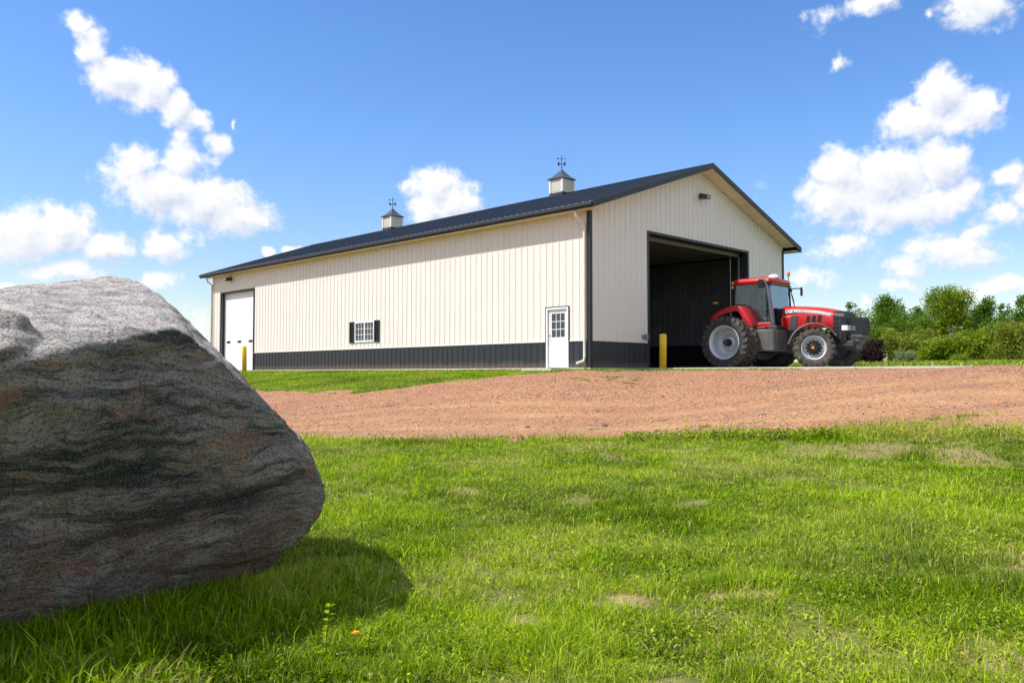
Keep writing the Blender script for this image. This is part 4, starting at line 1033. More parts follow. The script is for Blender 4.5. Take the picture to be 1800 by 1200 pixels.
def rock_mat():
    m, t = mat_new('gneiss')
    geo = t.n('ShaderNodeNewGeometry'); o = geo.outputs['Position']
    nz = t.n('ShaderNodeSeparateXYZ', inp={0: geo.outputs['Normal']}).outputs[2]
    z = t.n('ShaderNodeSeparateXYZ', inp={0: o}).outputs[2]
    wp = t.vm('ADD', o, t.vm('MULTIPLY', t.vm('SUBTRACT', t.noise(o, 0.9, 4, out=1), (.5,.5,.5)), (0.30, 0.30, 0.50)))
    wp = t.vm('ADD', wp, t.vm('MULTIPLY', t.vm('SUBTRACT', t.noise(o, 4, 4, 0.6, out=1), (.5,.5,.5)), (0.035, 0.035, 0.05)))
    rot = (R(-8), R(9), 0)
    b1 = t.noise(t.map(wp, rot=rot, scale=(0.45, 0.45, 3.0)), 1.7, 9, 0.72)
    b2 = t.noise(t.map(wp, rot=rot, scale=(1.3, 1.3, 13)), 1.7, 8, 0.70)
    b3 = t.noise(t.map(wp, rot=rot, scale=(3, 3, 26)), 3.0, 6, 0.7)
    sp = t.noise(o, 75, 3, 0.7); sp2 = t.noise(o, 130, 2, 0.8); sp3 = t.noise(o, 30, 4, 0.75)
    base = t.ramp(b1, [(0.34, (0.020,0.024,0.032)), (0.42, (0.075,0.070,0.066)), (0.49, (0.30,0.265,0.235)), (0.57, (0.44,0.385,0.335)), (0.64, (0.14,0.143,0.152)), (0.74, (0.32,0.29,0.26))])
    base = t.mix(t.m('MULTIPLY', t.m('SUBTRACT', 1.0, t.smooth(b2, 0.38, 0.46)), 0.80), base, (0.022, 0.026, 0.035, 1))
    base = t.mix(t.m('MULTIPLY', t.smooth(b2, 0.60, 0.68), 0.30), base, (0.42, 0.39, 0.36, 1))
    base = t.mix(t.m('MULTIPLY', t.m('SUBTRACT', 1.0, t.smooth(b3, 0.36, 0.50)), 0.55), base, (0.05, 0.048, 0.050, 1))
    pink = t.noise(t.map(wp, scale=(1, 1, 2.0)), 2.4, 6, 0.65)
    base = t.mix(t.m('MULTIPLY', t.smooth(pink, 0.54, 0.62), 0.70), base, (0.40, 0.225, 0.155, 1))
    red = t.m('MULTIPLY', t.m('SUBTRACT', 1.0, t.smooth(z, -1.25, -0.70)), t.smooth(t.noise(wp, 1.9, 6, 0.65), 0.42, 0.56))
    base = t.mix(t.m('MULTIPLY', red, 0.7), base, (0.19, 0.070, 0.048, 1))
    # sunlit top painted into the colour: paler, mottled where the rock faces up
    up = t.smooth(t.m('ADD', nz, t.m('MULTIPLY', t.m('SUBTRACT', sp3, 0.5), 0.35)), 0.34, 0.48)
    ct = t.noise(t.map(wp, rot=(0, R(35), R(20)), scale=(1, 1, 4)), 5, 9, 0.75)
    lit_top = t.ramp(ct, [(0.32, (0.14,0.14,0.145)), (0.42, (0.40,0.375,0.355)), (0.52, (0.66,0.60,0.56)), (0.62, (0.72,0.64,0.59)), (0.74, (0.50,0.36,0.29))])
    base = t.mix(t.m('MULTIPLY', t.m('MULTIPLY', up, t.smooth(z, -0.24, -0.10)), 0.90), base, lit_top)
    lich = t.smooth(t.noise(o, 6, 7, 0.8), 0.63, 0.67)
    base = t.mix(t.m('MULTIPLY', lich, 0.45), base, (0.38, 0.38, 0.36, 1))
    base = t.mix(t.m('MULTIPLY', t.smooth(sp, 0.53, 0.59), 0.66), base, (0.028, 0.028, 0.032, 1))
    base = t.mix(t.m('MULTIPLY', t.smooth(sp2, 0.56, 0.62), 0.50), base, (0.50, 0.47, 0.43, 1))
    # soil splash at the foot
    soil = t.m('SUBTRACT', 1.0, t.smooth(t.m('ADD', z, t.m('MULTIPLY', t.noise(o, 3, 4), 0.2)), -1.38, -1.18))
    base = t.mix(t.m('MULTIPLY', soil, 0.6), base, (0.10, 0.07, 0.045, 1))
    bh = t.m('ADD', t.m('MULTIPLY', sp, 0.35), t.m('ADD', t.m('MULTIPLY', b2, 2.2), t.m('ADD', t.m('MULTIPLY', sp3, 1.2), t.m('MULTIPLY', b3, 0.9))))
    return finish(m, t, base, 0.85, 0, bh, 1.0, 0.028, 0.3)
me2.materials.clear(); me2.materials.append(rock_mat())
tag(bo, 'huge banded grey and pink boulder lying on the lawn in the left foreground', 'boulder')

# loose stones on the road
M_STONE = simple('red_stone', (0.34, 0.18, 0.13), 0.85, var=0.3, scale=8, bstr=0.4)
M_STONE2 = simple('dark_stone', (0.13, 0.09, 0.085), 0.85, var=0.3, scale=8, bstr=0.4)
def stone(px, py, Y, size, m, label):
    x = (px-900)/1472*Y; b_ = bmesh.new(); bmesh.ops.create_icosphere(b_, subdivisions=3, radius=1)
    sd = rnd.random()*50
    for v_ in b_.verts:
        p = v_.co.copy(); k = 1+0.35*mnoise.noise(p*1.1+Vector((sd,0,0)))+0.12*mnoise.noise(p*3+Vector((0,sd,0)))
        v_.co = Vector((p.x*k*size, p.y*k*size*0.75, p.z*k*size*0.42))
    me_ = bpy.data.meshes.new('stone'); b_.to_mesh(me_); b_.free(); me_.materials.append(m)
    o = bpy.data.objects.new('stone', me_); COL.objects.link(o); o.location = (x, Y, float(terrain(x, Y))+size*0.12); o.rotation_euler = (0, 0, sd)
    return tag(o, label, 'stone')
stone(1224, 746, 16.7, 0.105, M_STONE, 'flat pinkish stone on the gravel just beyond the tufts of the lawn edge')
stone(1527, 726, 17.2, 0.06, M_STONE2, 'small dark stone on the gravel at the right of the road')
stone(1336, 721, 17.6, 0.06, M_STONE2, 'small dark stone on the gravel below the tractor front wheel')
stone(927, 724, 18.2, 0.07, M_STONE2, 'small dark stone in the wheel track left of the middle of the road')
stone(1063, 723, 18.2, 0.085, M_STONE2, 'larger dark stone in the wheel track at the middle of the road')
stone(1037, 729, 17.8, 0.06, M_STONE2, 'small dark stone just left of the larger track stone')

# gravel: loose chippings, one heap nobody could count
n = 90000
gx = rng.uniform(-14, 17, n); gy = rng.uniform(12.5, 31, n)
k = rng.random(n) < gravel_mask(gx, gy)*sstep(fbm(gx*0.25, gy*1.4, 1.2, 55), 0.25, 0.62)*1.1
gx, gy = gx[k], gy[k]; n = len(gx)
sz = 0.006 + 0.016*rng.random(n)**3.0 + (rng.random(n) < 0.012)*0.018; an = rng.uniform(0, 6.28, n)
oct_ = np.array([(1,0,0),(0,1,0),(-1,0,0),(0,-1,0),(0.1,0.1,0.7),(0,0,-0.5)], float)
jit = rng.normal(0, 0.22, (n, 6, 3)); P = (oct_[None]+jit)*sz[:, None, None]
ca, sa = np.cos(an)[:, None], np.sin(an)[:, None]
Px = P[..., 0]*ca-P[..., 1]*sa; Py = P[..., 0]*sa+P[..., 1]*ca
V = np.stack([Px+gx[:, None], Py+gy[:, None], P[..., 2]+(terrain(gx, gy)+0.008+sz*0.2)[:, None]], -1).reshape(-1, 3)
T_ = np.array([(0,1,4),(1,2,4),(2,3,4),(3,0,4),(1,0,5),(2,1,5),(3,2,5),(0,3,5)])
F = (T_[None]+6*np.arange(n)[:, None, None]).reshape(-1, 3)
tone = np.repeat(rng.random(n), 6); C = np.stack([tone, tone*0, tone*0, tone*0+1], 1)
def chip_mat():
    m, t = mat_new('stone_chippings'); at_ = t.n('ShaderNodeAttribute', attribute_name='tint'); s = t.n('ShaderNodeSeparateColor', inp={0: at_.outputs[0]})
    c_ = t.ramp(s.outputs[0], [(0.0, (0.15,0.085,0.07)), (0.3, (0.33,0.16,0.10)), (0.6, (0.46,0.25,0.17)), (0.85, (0.42,0.29,0.26)), (1.0, (0.60,0.46,0.38))])
    return finish(m, t, c_, 0.85)
tag(npmesh('loose_gravel', V, None, F, chip_mat(), None, C), 'loose reddish chippings scattered over the gravel road', 'gravel', kind='stuff')

# ------------------------------------------------------------------ turf
def blades(name, x, y, L, Wd, col, lean=0.45, mat=None, curl=0.5, zoff=-0.004, tz=None):
    n = len(x); a = rng.uniform(0, 2*math.pi, n); b = rng.uniform(0, 2*math.pi, n)
    ln = np.abs(rng.normal(0, lean, n)); z0 = (terrain(x, y) if tz is None else tz)+zoff
    dx, dy = np.cos(a)*np.sin(ln), np.sin(a)*np.sin(ln); dz = np.cos(ln)
    c2 = curl*rng.random(n)
    wx, wy = np.cos(b)*Wd/2, np.sin(b)*Wd/2
    h1, h2 = 0.55, 1.0
    mx_, my_, mz_ = x+dx*L*h1, y+dy*L*h1, z0+dz*L*h1
    tx_, ty_, tz_ = x+dx*L*h2+np.cos(a)*c2*L*0.6, y+dy*L*h2+np.sin(a)*c2*L*0.6, z0+dz*L*(1-0.45*c2)
    V = np.empty((n, 5, 3), dtype=np.float32)
    V[:,0] = np.stack([x-wx, y-wy, z0], 1); V[:,1] = np.stack([x+wx, y+wy, z0], 1)
    V[:,2] = np.stack([mx_+wx*0.85, my_+wy*0.85, mz_], 1); V[:,3] = np.stack([mx_-wx*0.85, my_-wy*0.85, mz_], 1)
    V[:,4] = np.stack([tx_, ty_, tz_], 1)
    return V.reshape(-1, 3), np.repeat(col, 5, axis=0)
def blade_obj(name, parts, mat, label, cat):
    V = np.concatenate([p[0] for p in parts]); C = np.concatenate([p[1] for p in parts]); n = len(V)//5
    base = 5*np.arange(n)[:, None]
    o = npmesh(name, V, base+np.array([[0,1,2,3]]), base+np.array([[3,2,4]]), mat, None, C)
    return tag(o, label, cat, kind='stuff')
def leaves(x, y, z, size, col, tilt=0.6):
    """small broad leaves (clover, plantain) as kites"""
    n = len(x); a = rng.uniform(0, 2*math.pi, n); t_ = rng.normal(0, tilt, n); r_ = rng.normal(0, tilt, n)
    u = np.stack([np.cos(a), np.sin(a), np.sin(t_)], 1)*size[:, None]; v = np.stack([-np.sin(a), np.cos(a), np.sin(r_)], 1)*size[:, None]*0.42
    p = np.stack([x, y, z], 1)
    V = np.stack([p, p+0.55*u+v, p+u, p+0.55*u-v, p+0.3*u], 1)
    return V.reshape(-1, 3), np.repeat(col, 5, axis=0)

G_D, G_M, G_B, G_DRY = (0.038, 0.085, 0.001), (0.190, 0.315, 0.001), (0.46, 0.59, 0.025), (0.50, 0.43, 0.15)
M_GRASS = leaf_mat('grass_blade', (G_D, G_M, G_B, G_DRY), 0.36, 0.45)
def tone_at(x, y):
    return np.clip(0.5 + (fbm(x, y*1.2, 1.5, 91, 4)-0.5)*1.5 + (fbm(x, y, 0.35, 95, 3)-0.5)*0.9, 0, 1)
def cols(x, y, dry_extra=0.0, base=0.0):
    n = len(x); t_ = np.clip(tone_at(x, y)*0.70+0.12+base+rng.normal(0, 0.23, n), 0, 1)
    df = dry_field(x, y); yel = 0.26*sstep(fbm(x, y, 1.5, 101, 4), 0.50, 0.64)
    d = np.clip((rng.random(n) < (0.07+dry_extra+df*0.75))*rng.uniform(0.4, 1, n) + yel*rng.random(n), 0, 1)
    return np.stack([t_, d, t_*0, t_*0+1], 1)
def sample(y0, y1, dens, margin=2.6, k=0.66):
    w1 = k*y1+margin; A = 2*w1*(y1-y0); n = int(A*dens)
    x = rng.uniform(-w1, w1, n); y = rng.uniform(y0, y1, n)
    ok = np.abs(x) < k*y+margin
    return x[ok], y[ok]
def boulder_near(x, y):
    """0..1 in the uncut fringe round the boulder"""
    ex = np.maximum(x-(-1.3), 0)
    ln = np.interp(x, [-3.0, -2.2, -1.4, -1.1], [3.5, 4.1, 4.85, 5.1])       # foot line of the rock
    return np.exp(-((y-(ln-0.25))/0.55)**2)*np.exp(-(ex/0.5)**2)
parts = []
for (y0, y1, dens, L0, L1, w0, w1) in ((2.3, 3.6, 13000, .035, .095, .0028, .006), (3.6, 5.2, 10500, .035, .095, .003, .0065), (5.2, 8, 5600, .035, .09, .004, .008), (8, 11.5, 3000, .035, .085, .006, .010), (11.5, 17.2, 1700, .04, .085, .008, .013)):
    x, y = sample(y0, y1, dens)
    gm = gravel_mask(x, y); D, s, t = pad_dist(x, y)
    keep = (rng.random(len(x)) > gm*1.03) & (rng.random(len(x)) > dry_field(x, y)*0.97) & (rng.random(len(x)) < 0.42+0.75*sstep(fbm(x, y, 0.22, 121, 3), 0.35, 0.60))
    # hidden behind or under the boulder
    keep &= ~((x < -1.7) & (y > 5.0) & (y < 7) ) 
    x, y = x[keep], y[keep]; n = len(x)
    cl = vnoise(x, y, 0.11+0.012*y0, 151)*0.6+vnoise(x, y, 0.33, 153)*0.4
    L = (L0+(L1-L0)*rng.random(n)**1.4)*(0.45+1.25*sstep(cl, 0.2, 0.85))
    L = L*(1+1.5*boulder_near(x, y)*rng.random(n))*(1+0.8*np.exp(-((y-road_edge(x)+0.35)/0.4)**2)*vnoise(x, y, 0.7, 7))
    parts.append(blades('g', x, y, L, w0+(w1-w0)*rng.random(n), cols(x, y), 0.85, curl=0.8))
    # clover and other broad leaves
    m = int(n*0.24); i = rng.integers(0, n, m); px_, py_ = x[i], y[i]
    ok = rng.random(m) < 0.25+1.2*sstep(fbm(px_, py_, 0.8, 141, 3), 0.45, 0.62); px_, py_ = px_[ok], py_[ok]; m = len(px_)
    parts.append(leaves(px_, py_, terrain(px_, py_)+rng.uniform(0.01, 0.045, m), rng.uniform(0.009, 0.021, m)*(1+y0/14), cols(px_, py_, base=-0.02)))
    # long stray blades and bright stems
    m = int(n*0.022); i = rng.integers(0, n, m)
    parts.append(blades('g', x[i], y[i], rng.uniform(0.08, 0.15, m), np.full(m, w0*1.5), cols(x[i], y[i], 0.15, 0.35), 0.95, curl=0.9))
# uncut fringe round the rock: long blades
n = 26000; x = rng.uniform(-3.2, -0.75, n); ln = np.interp(x, [-3.0, -2.2, -1.4, -1.1], [3.5, 4.1, 4.85, 5.1]); y = ln-rng.exponential(0.22, n)+0.10
ok = (rng.random(n) < np.exp(-(np.maximum(x+1.3, 0)/0.3)**2)) & (rng.random(n) < 0.35+vnoise(x, y, 0.18, 3)); x, y = x[ok], y[ok]; n = len(x)
parts.append(blades('g', x, y, rng.uniform(0.09, 0.22, n), rng.uniform(0.004, 0.008, n), cols(x, y, -0.02), 0.5, curl=0.9))
# broad weed leaves at the left of the fringe
n = 900; x = rng.uniform(-2.6, -1.2, n); y = rng.uniform(3.2, 3.9, n)
parts.append(blades('g', x, y, rng.uniform(0.08, 0.15, n), rng.uniform(0.009, 0.016, n), cols(x, y, -0.03), 0.7, curl=1.0))
# tufts along the road edge and straying onto the gravel
n = 9000; x = rng.uniform(-6, 12.5, n); y = road_edge(x)-0.15+rng.normal(0, 0.30, n)
ok = vnoise(x, y*0.4, 0.55, 17) > 0.36; x, y = x[ok], y[ok]; n = len(x)
parts.append(blades('g', x, y, rng.uniform(0.07, 0.20, n)*(0.8+0.8*vnoise(x, y, 0.8, 23))*(1+0.5*sstep(x, 1.5, 4)), rng.uniform(0.008, 0.014, n), cols(x, y, 0.10), 0.6, curl=0.8))
n = 4200; x = np.where(rng.random(n) < 0.6, rng.uniform(2.0, 5.4, n), rng.uniform(5, 12, n)); y = road_edge(x)-0.35+rng.normal(0, 0.28, n)
parts.append(leaves(x, y, terrain(x, y)+rng.uniform(0.03, 0.17, n), rng.uniform(0.03, 0.055, n), cols(x, y, 0.0, 0.10)))
n = 60000; x = rng.uniform(-9, 16, n); y = rng.uniform(14, 27, n); gm = gravel_mask(x, y)
ok = (rng.random(n) < (1-gm)*0.5) & (gm < 0.93) & (gm > 0.02) & (y > road_edge(x)); x, y = x[ok], y[ok]; n = len(x)
parts.append(blades('g', x, y, rng.uniform(0.03, 0.08, n), rng.uniform(0.010, 0.02, n), cols(x, y, 0.15), 0.6))
blade_obj('lawn_grass', parts, M_GRASS, 'thick mown lawn grass with clover in front of the road', 'grass')
# grass strip along the barn
parts = []
n = 190000; s = rng.uniform(-7.5, 3.2, n); t = rng.uniform(-9, 30, n)
x = CX+s*math.cos(AG)-t*math.sin(AG); y = CY+s*math.sin(AG)+t*math.cos(AG)
D, s, t = pad_dist(x, y); gm = gravel_mask(x, y)
ok = (gm < 0.6) & (D > 0.08) & (y > 20) & (rng.random(n) > gm) & ((t < 0) | (s < -0.06)) & (~((s > -1.15) & (s < 0) & (t > 0.7) & (t < 2.2))); x, y, D = x[ok], y[ok], D[ok]; n = len(x)
M_STRIP = M_GRASS
cc = cols(x, y, 0.02, 0.05)
parts.append(blades('g', x, y, rng.uniform(0.03, 0.075, n)*np.where(D < 1.2, 1.0, 0.9), rng.uniform(0.014, 0.03, n), cc, 0.6))
blade_obj('verge_grass', parts, M_GRASS, 'short grass verge along the foot of the barn wall', 'grass')
# rough grass in front of the shrubs
n = 60000; x = rng.uniform(12, 48, n); y = rng.uniform(34, 62, n); D, s, t = pad_dist(x, y)
ok = (D > 1.0) & (s > 12) & (rng.random(n) < 0.2+vnoise(x, y, 2.0, 5)); x, y = x[ok], y[ok]; n = len(x)
blade_obj('meadow_grass', [blades('g', x, y, rng.uniform(0.15, 0.42, n), rng.uniform(0.03, 0.06, n), cols(x, y, 0.10, 0.05), 0.4)], M_GRASS, 'tall rough grass at the foot of the shrubs', 'grass')

# a leggy weed in the boulder's shadow, and an orange flower beside it
M_WEED = leaf_mat('weed_leaf', ((0.13, 0.20, 0.004), (0.28, 0.38, 0.006), (0.42, 0.52, 0.03)), 0.45)
def weed(x, y, h, lf, label, name='weed', lean=(0.02, 0.0), cat='weed', group=None):
    z = float(terrain(x, y)); e = empty(name, (x, y, z), 0, label, cat, group)
    st = MB(); st.tube([(0,0,-0.01),(lean[0]*0.3,0,h*0.4),(lean[0],lean[1],h)], [0.0035, 0.003, 0.0015], 6); st.build('stem', M_WEED, e)
    lv = MB(); k = 0; zz = h*0.10
    while zz < h:
        for q in range(3 if zz < h*0.9 else 4):
            a_ = k*2.1+q*2.1+rnd.uniform(-.4, .4); l_ = lf*(1.05-0.4*zz/h)*rnd.uniform(.7, 1.15); up_ = rnd.uniform(0.2, 0.8)
            o_ = Vector((lean[0]*zz/h, lean[1]*zz/h, zz)); d_ = Vector((math.cos(a_), math.sin(a_), up_)).normalized(); w_ = Vector((-math.sin(a_), math.cos(a_), 0))*l_*0.33
            p1_ = o_+d_*l_*0.35; p2_ = o_+d_*l_*0.7-Vector((0,0,l_*0.05)); p3_ = o_+d_*l_-Vector((0,0,l_*0.22))
            lv.add([o_, p1_+w_*0.8, p2_+w_, p3_, p2_-w_, p1_-w_*0.8], [(0,1,2,3,4,5)])
        zz += h*0.13; k += 1
    n0 = len(lv.v)
    o = lv.build('leaves', M_WEED, e, fix=False)
    for ob in (o, e.children[0]):
        at_ = ob.data.color_attributes.new('tint', 'FLOAT_COLOR', 'POINT')
        at_.data.foreach_set('color', [c_ for v_ in ob.data.vertices for c_ in (rnd.uniform(.4, .95), 0, 0, 1)])
    return e
weed(-0.835, 3.80, 0.25, 0.052, 'tall leafy weed standing up in the shadow edge of the boulder')
weed(-0.66, 3.88, 0.12, 0.050, 'short bushy weed just right of the tall leafy weed')
def flower(x, y, h):
    z = float(terrain(x, y)); e = empty('dandelion', (x, y, z), 0, 'single small orange yellow flower in the lawn beside the leafy weed', 'flower')
    MB().tube([(0,0,0),(0.004,0,h)], 0.0018, 6).build('stem', simple('flower_stem', (0.12, 0.26, 0.03), 0.5), e)
    p = MB()
    for k in range(26):
        a_ = k*2.399; r_ = 0.021 if k % 2 else 0.016; u_ = 0.004 if k % 2 else 0.010
        c_, s_ = math.cos(a_), math.sin(a_)
        p.add([(0.004,0,h), (0.004+c_*r_*.6-s_*.0028, s_*r_*.6+c_*.0028, h+u_*.8), (0.004+c_*r_, s_*r_, h+u_), (0.004+c_*r_*.6+s_*.0028, s_*r_*.6-c_*.0028, h+u_*.8)], [(0,1,2,3)])
    p.lathe([(0.006,h-0.006),(0.008,h+0.002),(0.005,h+0.009),(0,h+0.010)], 10, 'z', (0.004,0,0))
    p.build('petals', simple('flower_orange', (0.95, 0.42, 0.01), 0.5, var=0.1), e, fix=False)
flower(-0.705, 3.80, 0.105)
for (x, y, h, lf, lb) in ((3.15, 15.35, 0.46, 0.11, 'leafy green weed at the road edge, leftmost of the clump there'), (3.75, 15.25, 0.36, 0.11, 'leafy green weed in the middle of the road edge clump'),
                          (4.75, 14.95, 0.40, 0.09, 'yellowish leafy weed at the road edge, right end of the clump'), (-2.6, 15.95, 0.26, 0.07, 'single leafy weed at the road edge near the boulder')):
    weed(x, y, h, lf, lb, lean=(0.05, -0.02), group='weeds along the road edge')

# ------------------------------------------------------------------ trees and shrubs beyond the yard
def foliage(n, ells, size, flat=0.0, tip=0.12):
    """leaf clumps spread through a set of ellipsoids; returns kite quads"""
    vol = np.array([e[3]*e[4]*e[5] for e in ells]); vol = vol/vol.sum()
    V = []; T = []
    for e, f_ in zip(ells, vol):
        m = max(20, int(n*f_)); nc = max(5, m//26)
        d_ = rng.normal(0, 1, (nc, 3)); d_ /= np.linalg.norm(d_, axis=1)[:, None]
        rad = rng.random(nc)**0.40*rng.uniform(0.80, 1.04, nc)
        cc_ = d_*rad[:, None]*np.array(e[3:6])+np.array(e[:3])
        k_ = rng.integers(0, nc, m); sg = 0.20*min(e[3], e[5])+0.06
        p = cc_[k_]+np.clip(rng.normal(0, 1, (m, 3)), -1.7, 1.7)*np.array([sg, sg, sg*0.8])
        p[:, 2] = np.maximum(p[:, 2], 0.02)
        u = rng.normal(0, 1, (m, 3)); u /= np.linalg.norm(u, axis=1)[:, None]
        v = np.cross(u, rng.normal(0, 1, (m, 3))); v /= np.linalg.norm(v, axis=1)[:, None]
        s_ = size*rng.uniform(0.6, 1.3, m)[:, None]
        V.append(np.stack([p-u*s_*0.6, p+v*s_*0.34, p+u*s_*0.6, p-v*s_*0.34], 1))
        tn = np.clip(rng.uniform(0.05, 0.9, nc)[k_]+rng.normal(0, 0.13, m), 0, 1); T.append(tn)
    V = np.concatenate(V); T = np.concatenate(T); n_ = len(V)
    C = np.repeat(np.stack([T, T*0, T*0, T*0+1], 1), 4, axis=0)
    return V.reshape(-1, 3), np.arange(4*n_).reshape(-1, 4), C
FOL = {
 'green':  leaf_mat('green_foliage', ((0.030,0.070,0.007), (0.100,0.195,0.018), (0.22,0.34,0.03)), 0.30),
 'bright': leaf_mat('bright_foliage', ((0.07,0.12,0.006), (0.19,0.275,0.014), (0.36,0.44,0.035)), 0.35),
 'olive':  leaf_mat('olive_foliage', ((0.10,0.13,0.014), (0.23,0.27,0.03), (0.36,0.39,0.07)), 0.32),
 'grey':   leaf_mat('greyish_foliage', ((0.10,0.135,0.05), (0.21,0.265,0.11), (0.33,0.39,0.19)), 0.32),
 'purple': leaf_mat('purple_foliage', ((0.012,0.008,0.012), (0.040,0.020,0.026), (0.085,0.045,0.045)), 0.25),
 'rust':   leaf_mat('rust_foliage', ((0.040,0.030,0.018), (0.095,0.065,0.035), (0.15,0.12,0.05)), 0.3),
}
def plant(name, cat, x, y, w, h, kind, label, n, size, trunk=True, group=None, seed=0):
    z = float(terrain(x, y)); h = (h - z)*(0.93 if trunk else 0.97)
    e = empty(name, (x, y, z), 0, label, cat, group)
    r_ = random.Random(seed*17+3)
    ells = []
    if trunk:
        k = 9
        ells.append((0, 0, h*0.55, w*0.36, w*0.36, h*0.34))
        for i in range(k):
            a_ = i*2.4+r_.random(); rr_ = w*0.5*r_.uniform(0.30, 0.78); zc = h*r_.uniform(0.28, 0.86)
            fall = 1-0.55*max(0, (zc/h-0.5)*2)
            q = w*r_.uniform(0.13, 0.22)
            ells.append((math.cos(a_)*rr_*fall, math.sin(a_)*rr_*fall, zc, q, q, q*r_.uniform(1.0, 1.7)))
        for i in range(4):
            ells.append((r_.uniform(-.28, .28)*w, r_.uniform(-.2, .2)*w, h*r_.uniform(0.86, 0.95), w*0.07, w*0.07, h*0.07))
        ells.append((r_.uniform(-.08, .08)*w, 0, h*0.90, w*0.13, w*0.13, h*0.10))
    else:
        ells.append((0, 0, h*0.42, w*0.36, w*0.36, h*0.42))
        for i in range(8):
            a_ = i*2.4+r_.random(); rr_ = w*0.5*r_.uniform(0.35, 0.8); q = w*r_.uniform(0.12, 0.2)
            ells.append((math.cos(a_)*rr_, math.sin(a_)*rr_, h*r_.uniform(0.15, 0.80), q, q, min(q*1.2, h*0.25)))
        for i in range(4): ells.append((r_.uniform(-.3, .3)*w, r_.uniform(-.2, .2)*w, h*r_.uniform(0.82, 0.92), w*0.08, w*0.08, h*0.09))
    V, F, C = foliage(int(n*2.6), ells, size*0.74)
    npmesh('crown' if trunk else 'foliage', V, F, None, FOL[kind], e, C)
    t_ = MB()
    if trunk:
        t_.tube([(0,0,-0.1),(r_.uniform(-.1,.1),0,h*0.3),(r_.uniform(-.15,.15),r_.uniform(-.1,.1),h*0.62),(0,0,h*0.86)], [w*0.045+0.03, w*0.035+0.02, 0.05, 0.015], 8)
        for (ex, ey, ez, a1, a2, a3) in ells[1:7]:
            t_.tube([(0,0,max(0.3, ez*0.55)), (ex*0.5, ey*0.5, ez*0.82), (ex, ey, ez)], [0.045, 0.03, 0.012], 5)
        t_.build('trunk', M_BARK, e)
    else:
        for (ex, ey, ez, a1, a2, a3) in ells[:7]: t_.tube([(ex*0.1, ey*0.1, -0.05), (ex*0.6, ey*0.6, ez*0.6), (ex, ey, ez)], [0.025, 0.018, 0.008], 5)
        t_.build('stems', M_BARK, e)
    return e
TG, SG = 'trees in the row beyond the yard', 'shrubs in the hedge beyond the yard'
TREES = [
 (29.1, 85, 1.5, 7.0, 'green', 'small distant tree top seen just right of the cab, left of its pair', 1500),
 (30.5, 85, 1.5, 7.0, 'green', 'small distant tree top right of its pair behind the tractor hood', 1500),
 (32.6, 85, 1.9, 6.4, 'green', 'low distant tree top peeping over the middle of the tractor hood', 1800),
 (30.5, 75, 2.9, 6.7, 'green', 'slim tree behind the front of the tractor hood', 4200),
 (30.7, 68, 4.5, 6.7, 'green', 'broad dark green tree nearest the tractor front, left of the two biggest', 9500),
 (36.9, 76, 2.9, 6.4, 'green', 'lower gappy tree between the two biggest trees', 4200),
 (34.6, 66, 4.2, 7.0, 'bright', 'tallest tree, round bright green crown in the middle of the row', 9500),
 (38.4, 68, 2.7, 6.6, 'green', 'narrow tree just right of the tallest tree', 5000),
 (42.4, 72, 2.2, 6.4, 'green', 'thin lower tree between the narrow tree and the one at the photo edge', 3200),
 (40.3, 66, 2.6, 6.4, 'green', 'green tree at the right edge of the photo', 5000),
 (43.4, 66, 4.0, 6.8, 'green', 'outermost green tree cut by the right edge of the photo', 6500)]
for i, (x, y, w_, h_, kd, lb, n_) in enumerate(TREES):
    plant('tree', 'tree', x, y, w_, h_, kd, lb, n_, 0.17 if y < 80 else 0.2, True, TG, i)
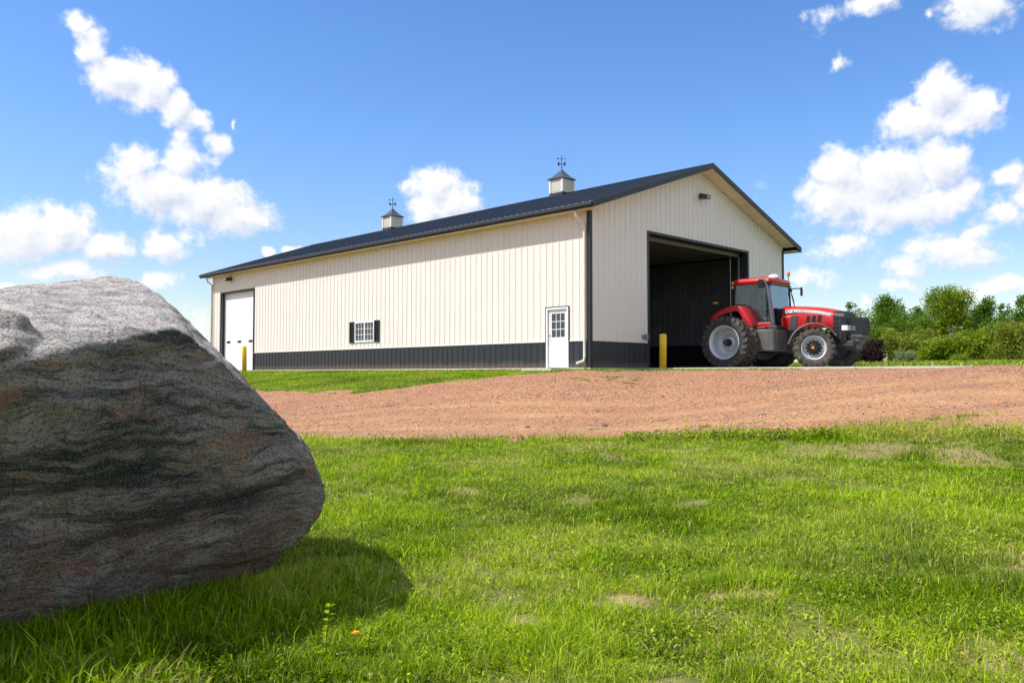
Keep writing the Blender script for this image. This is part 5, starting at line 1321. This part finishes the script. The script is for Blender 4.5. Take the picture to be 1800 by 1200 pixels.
SHRUBS = [
 (22.3, 52, 1.55, 2.1, 'purple', 'round dark purple shrub right of the tractor weights', 3800, .11),
 (21.2, 52, 0.9, 1.5, 'rust', 'small reddish shrub between the tractor wheel and the purple shrub', 1100, .10),
 (26.0, 56, 2.9, 3.0, 'olive', 'large yellow green bush behind the purple shrub', 5000, .14),
 (23.5, 50, 1.5, 1.25, 'grey', 'low grey green bush right of the purple shrub', 2400, .10),
 (27.6, 54, 3.2, 2.35, 'bright', 'broad bright green bush in the middle of the hedge', 6000, .14),
 (30.5, 55, 3.0, 2.9, 'bright', 'rounded green bush right of the broad bright green one', 5500, .14),
 (31.3, 52, 3.2, 3.2, 'olive', 'big pale green feathery bush cut by the right edge of the photo', 7000, .12),
 (31.9, 60, 1.9, 3.5, 'grey', 'grey green bush standing in front of the tallest tree', 2600, .13),
 (37.9, 64, 2.6, 4.2, 'purple', 'dark purple tree like shrub high behind the hedge at right', 2800, .14),
 (31.3, 63, 1.7, 3.3, 'purple', 'small dark purple shrub half hidden below the tallest tree', 1500, .12),
 (30.2, 62, 2.6, 3.5, 'olive', 'olive green bush between the grey green bush and the yellow green one', 3600, .15),
 (34.4, 60, 3.0, 3.7, 'green', 'dark green bush behind the pale feathery bush', 4200, .15),
 (26.1, 49, 1.3, 0.95, 'bright', 'low bright green clump at the foot of the hedge', 1500, .09),
 (27.1, 49.5, 0.9, 0.75, 'rust', 'low pinkish brown clump at the foot of the hedge', 700, .09),
 (27.2, 64, 4.4, 4.7, 'green', 'tall dark green bush under the big tree nearest the tractor', 5200, .16),
 (31.0, 65, 4.2, 4.7, 'green', 'tall bush filling the gap between the two biggest trees', 4800, .16),
 (36.6, 66.5, 4.6, 4.9, 'green', 'tall dark bush under the narrow tree', 4600, .16),
 (40.2, 64, 4.4, 4.8, 'green', 'tall dark bush under the tree at the photo edge', 4600, .16),
 (24.6, 60, 3.4, 3.9, 'green', 'green bush behind the tractor weights', 3600, .15)]
for i, (x, y, w_, h_, kd, lb, n_, sz_) in enumerate(SHRUBS):
    plant('shrub', 'shrub', x, y, w_, h_, kd, lb, n_, sz_, False, SG, i+40)

cy = scene.cycles if hasattr(scene, 'cycles') else None
if cy:
    cy.max_bounces = 8; cy.diffuse_bounces = 3; cy.glossy_bounces = 3; cy.transparent_max_bounces = 8; cy.transmission_bounces = 4
    cy.use_adaptive_sampling = True; cy.adaptive_threshold = 0.02
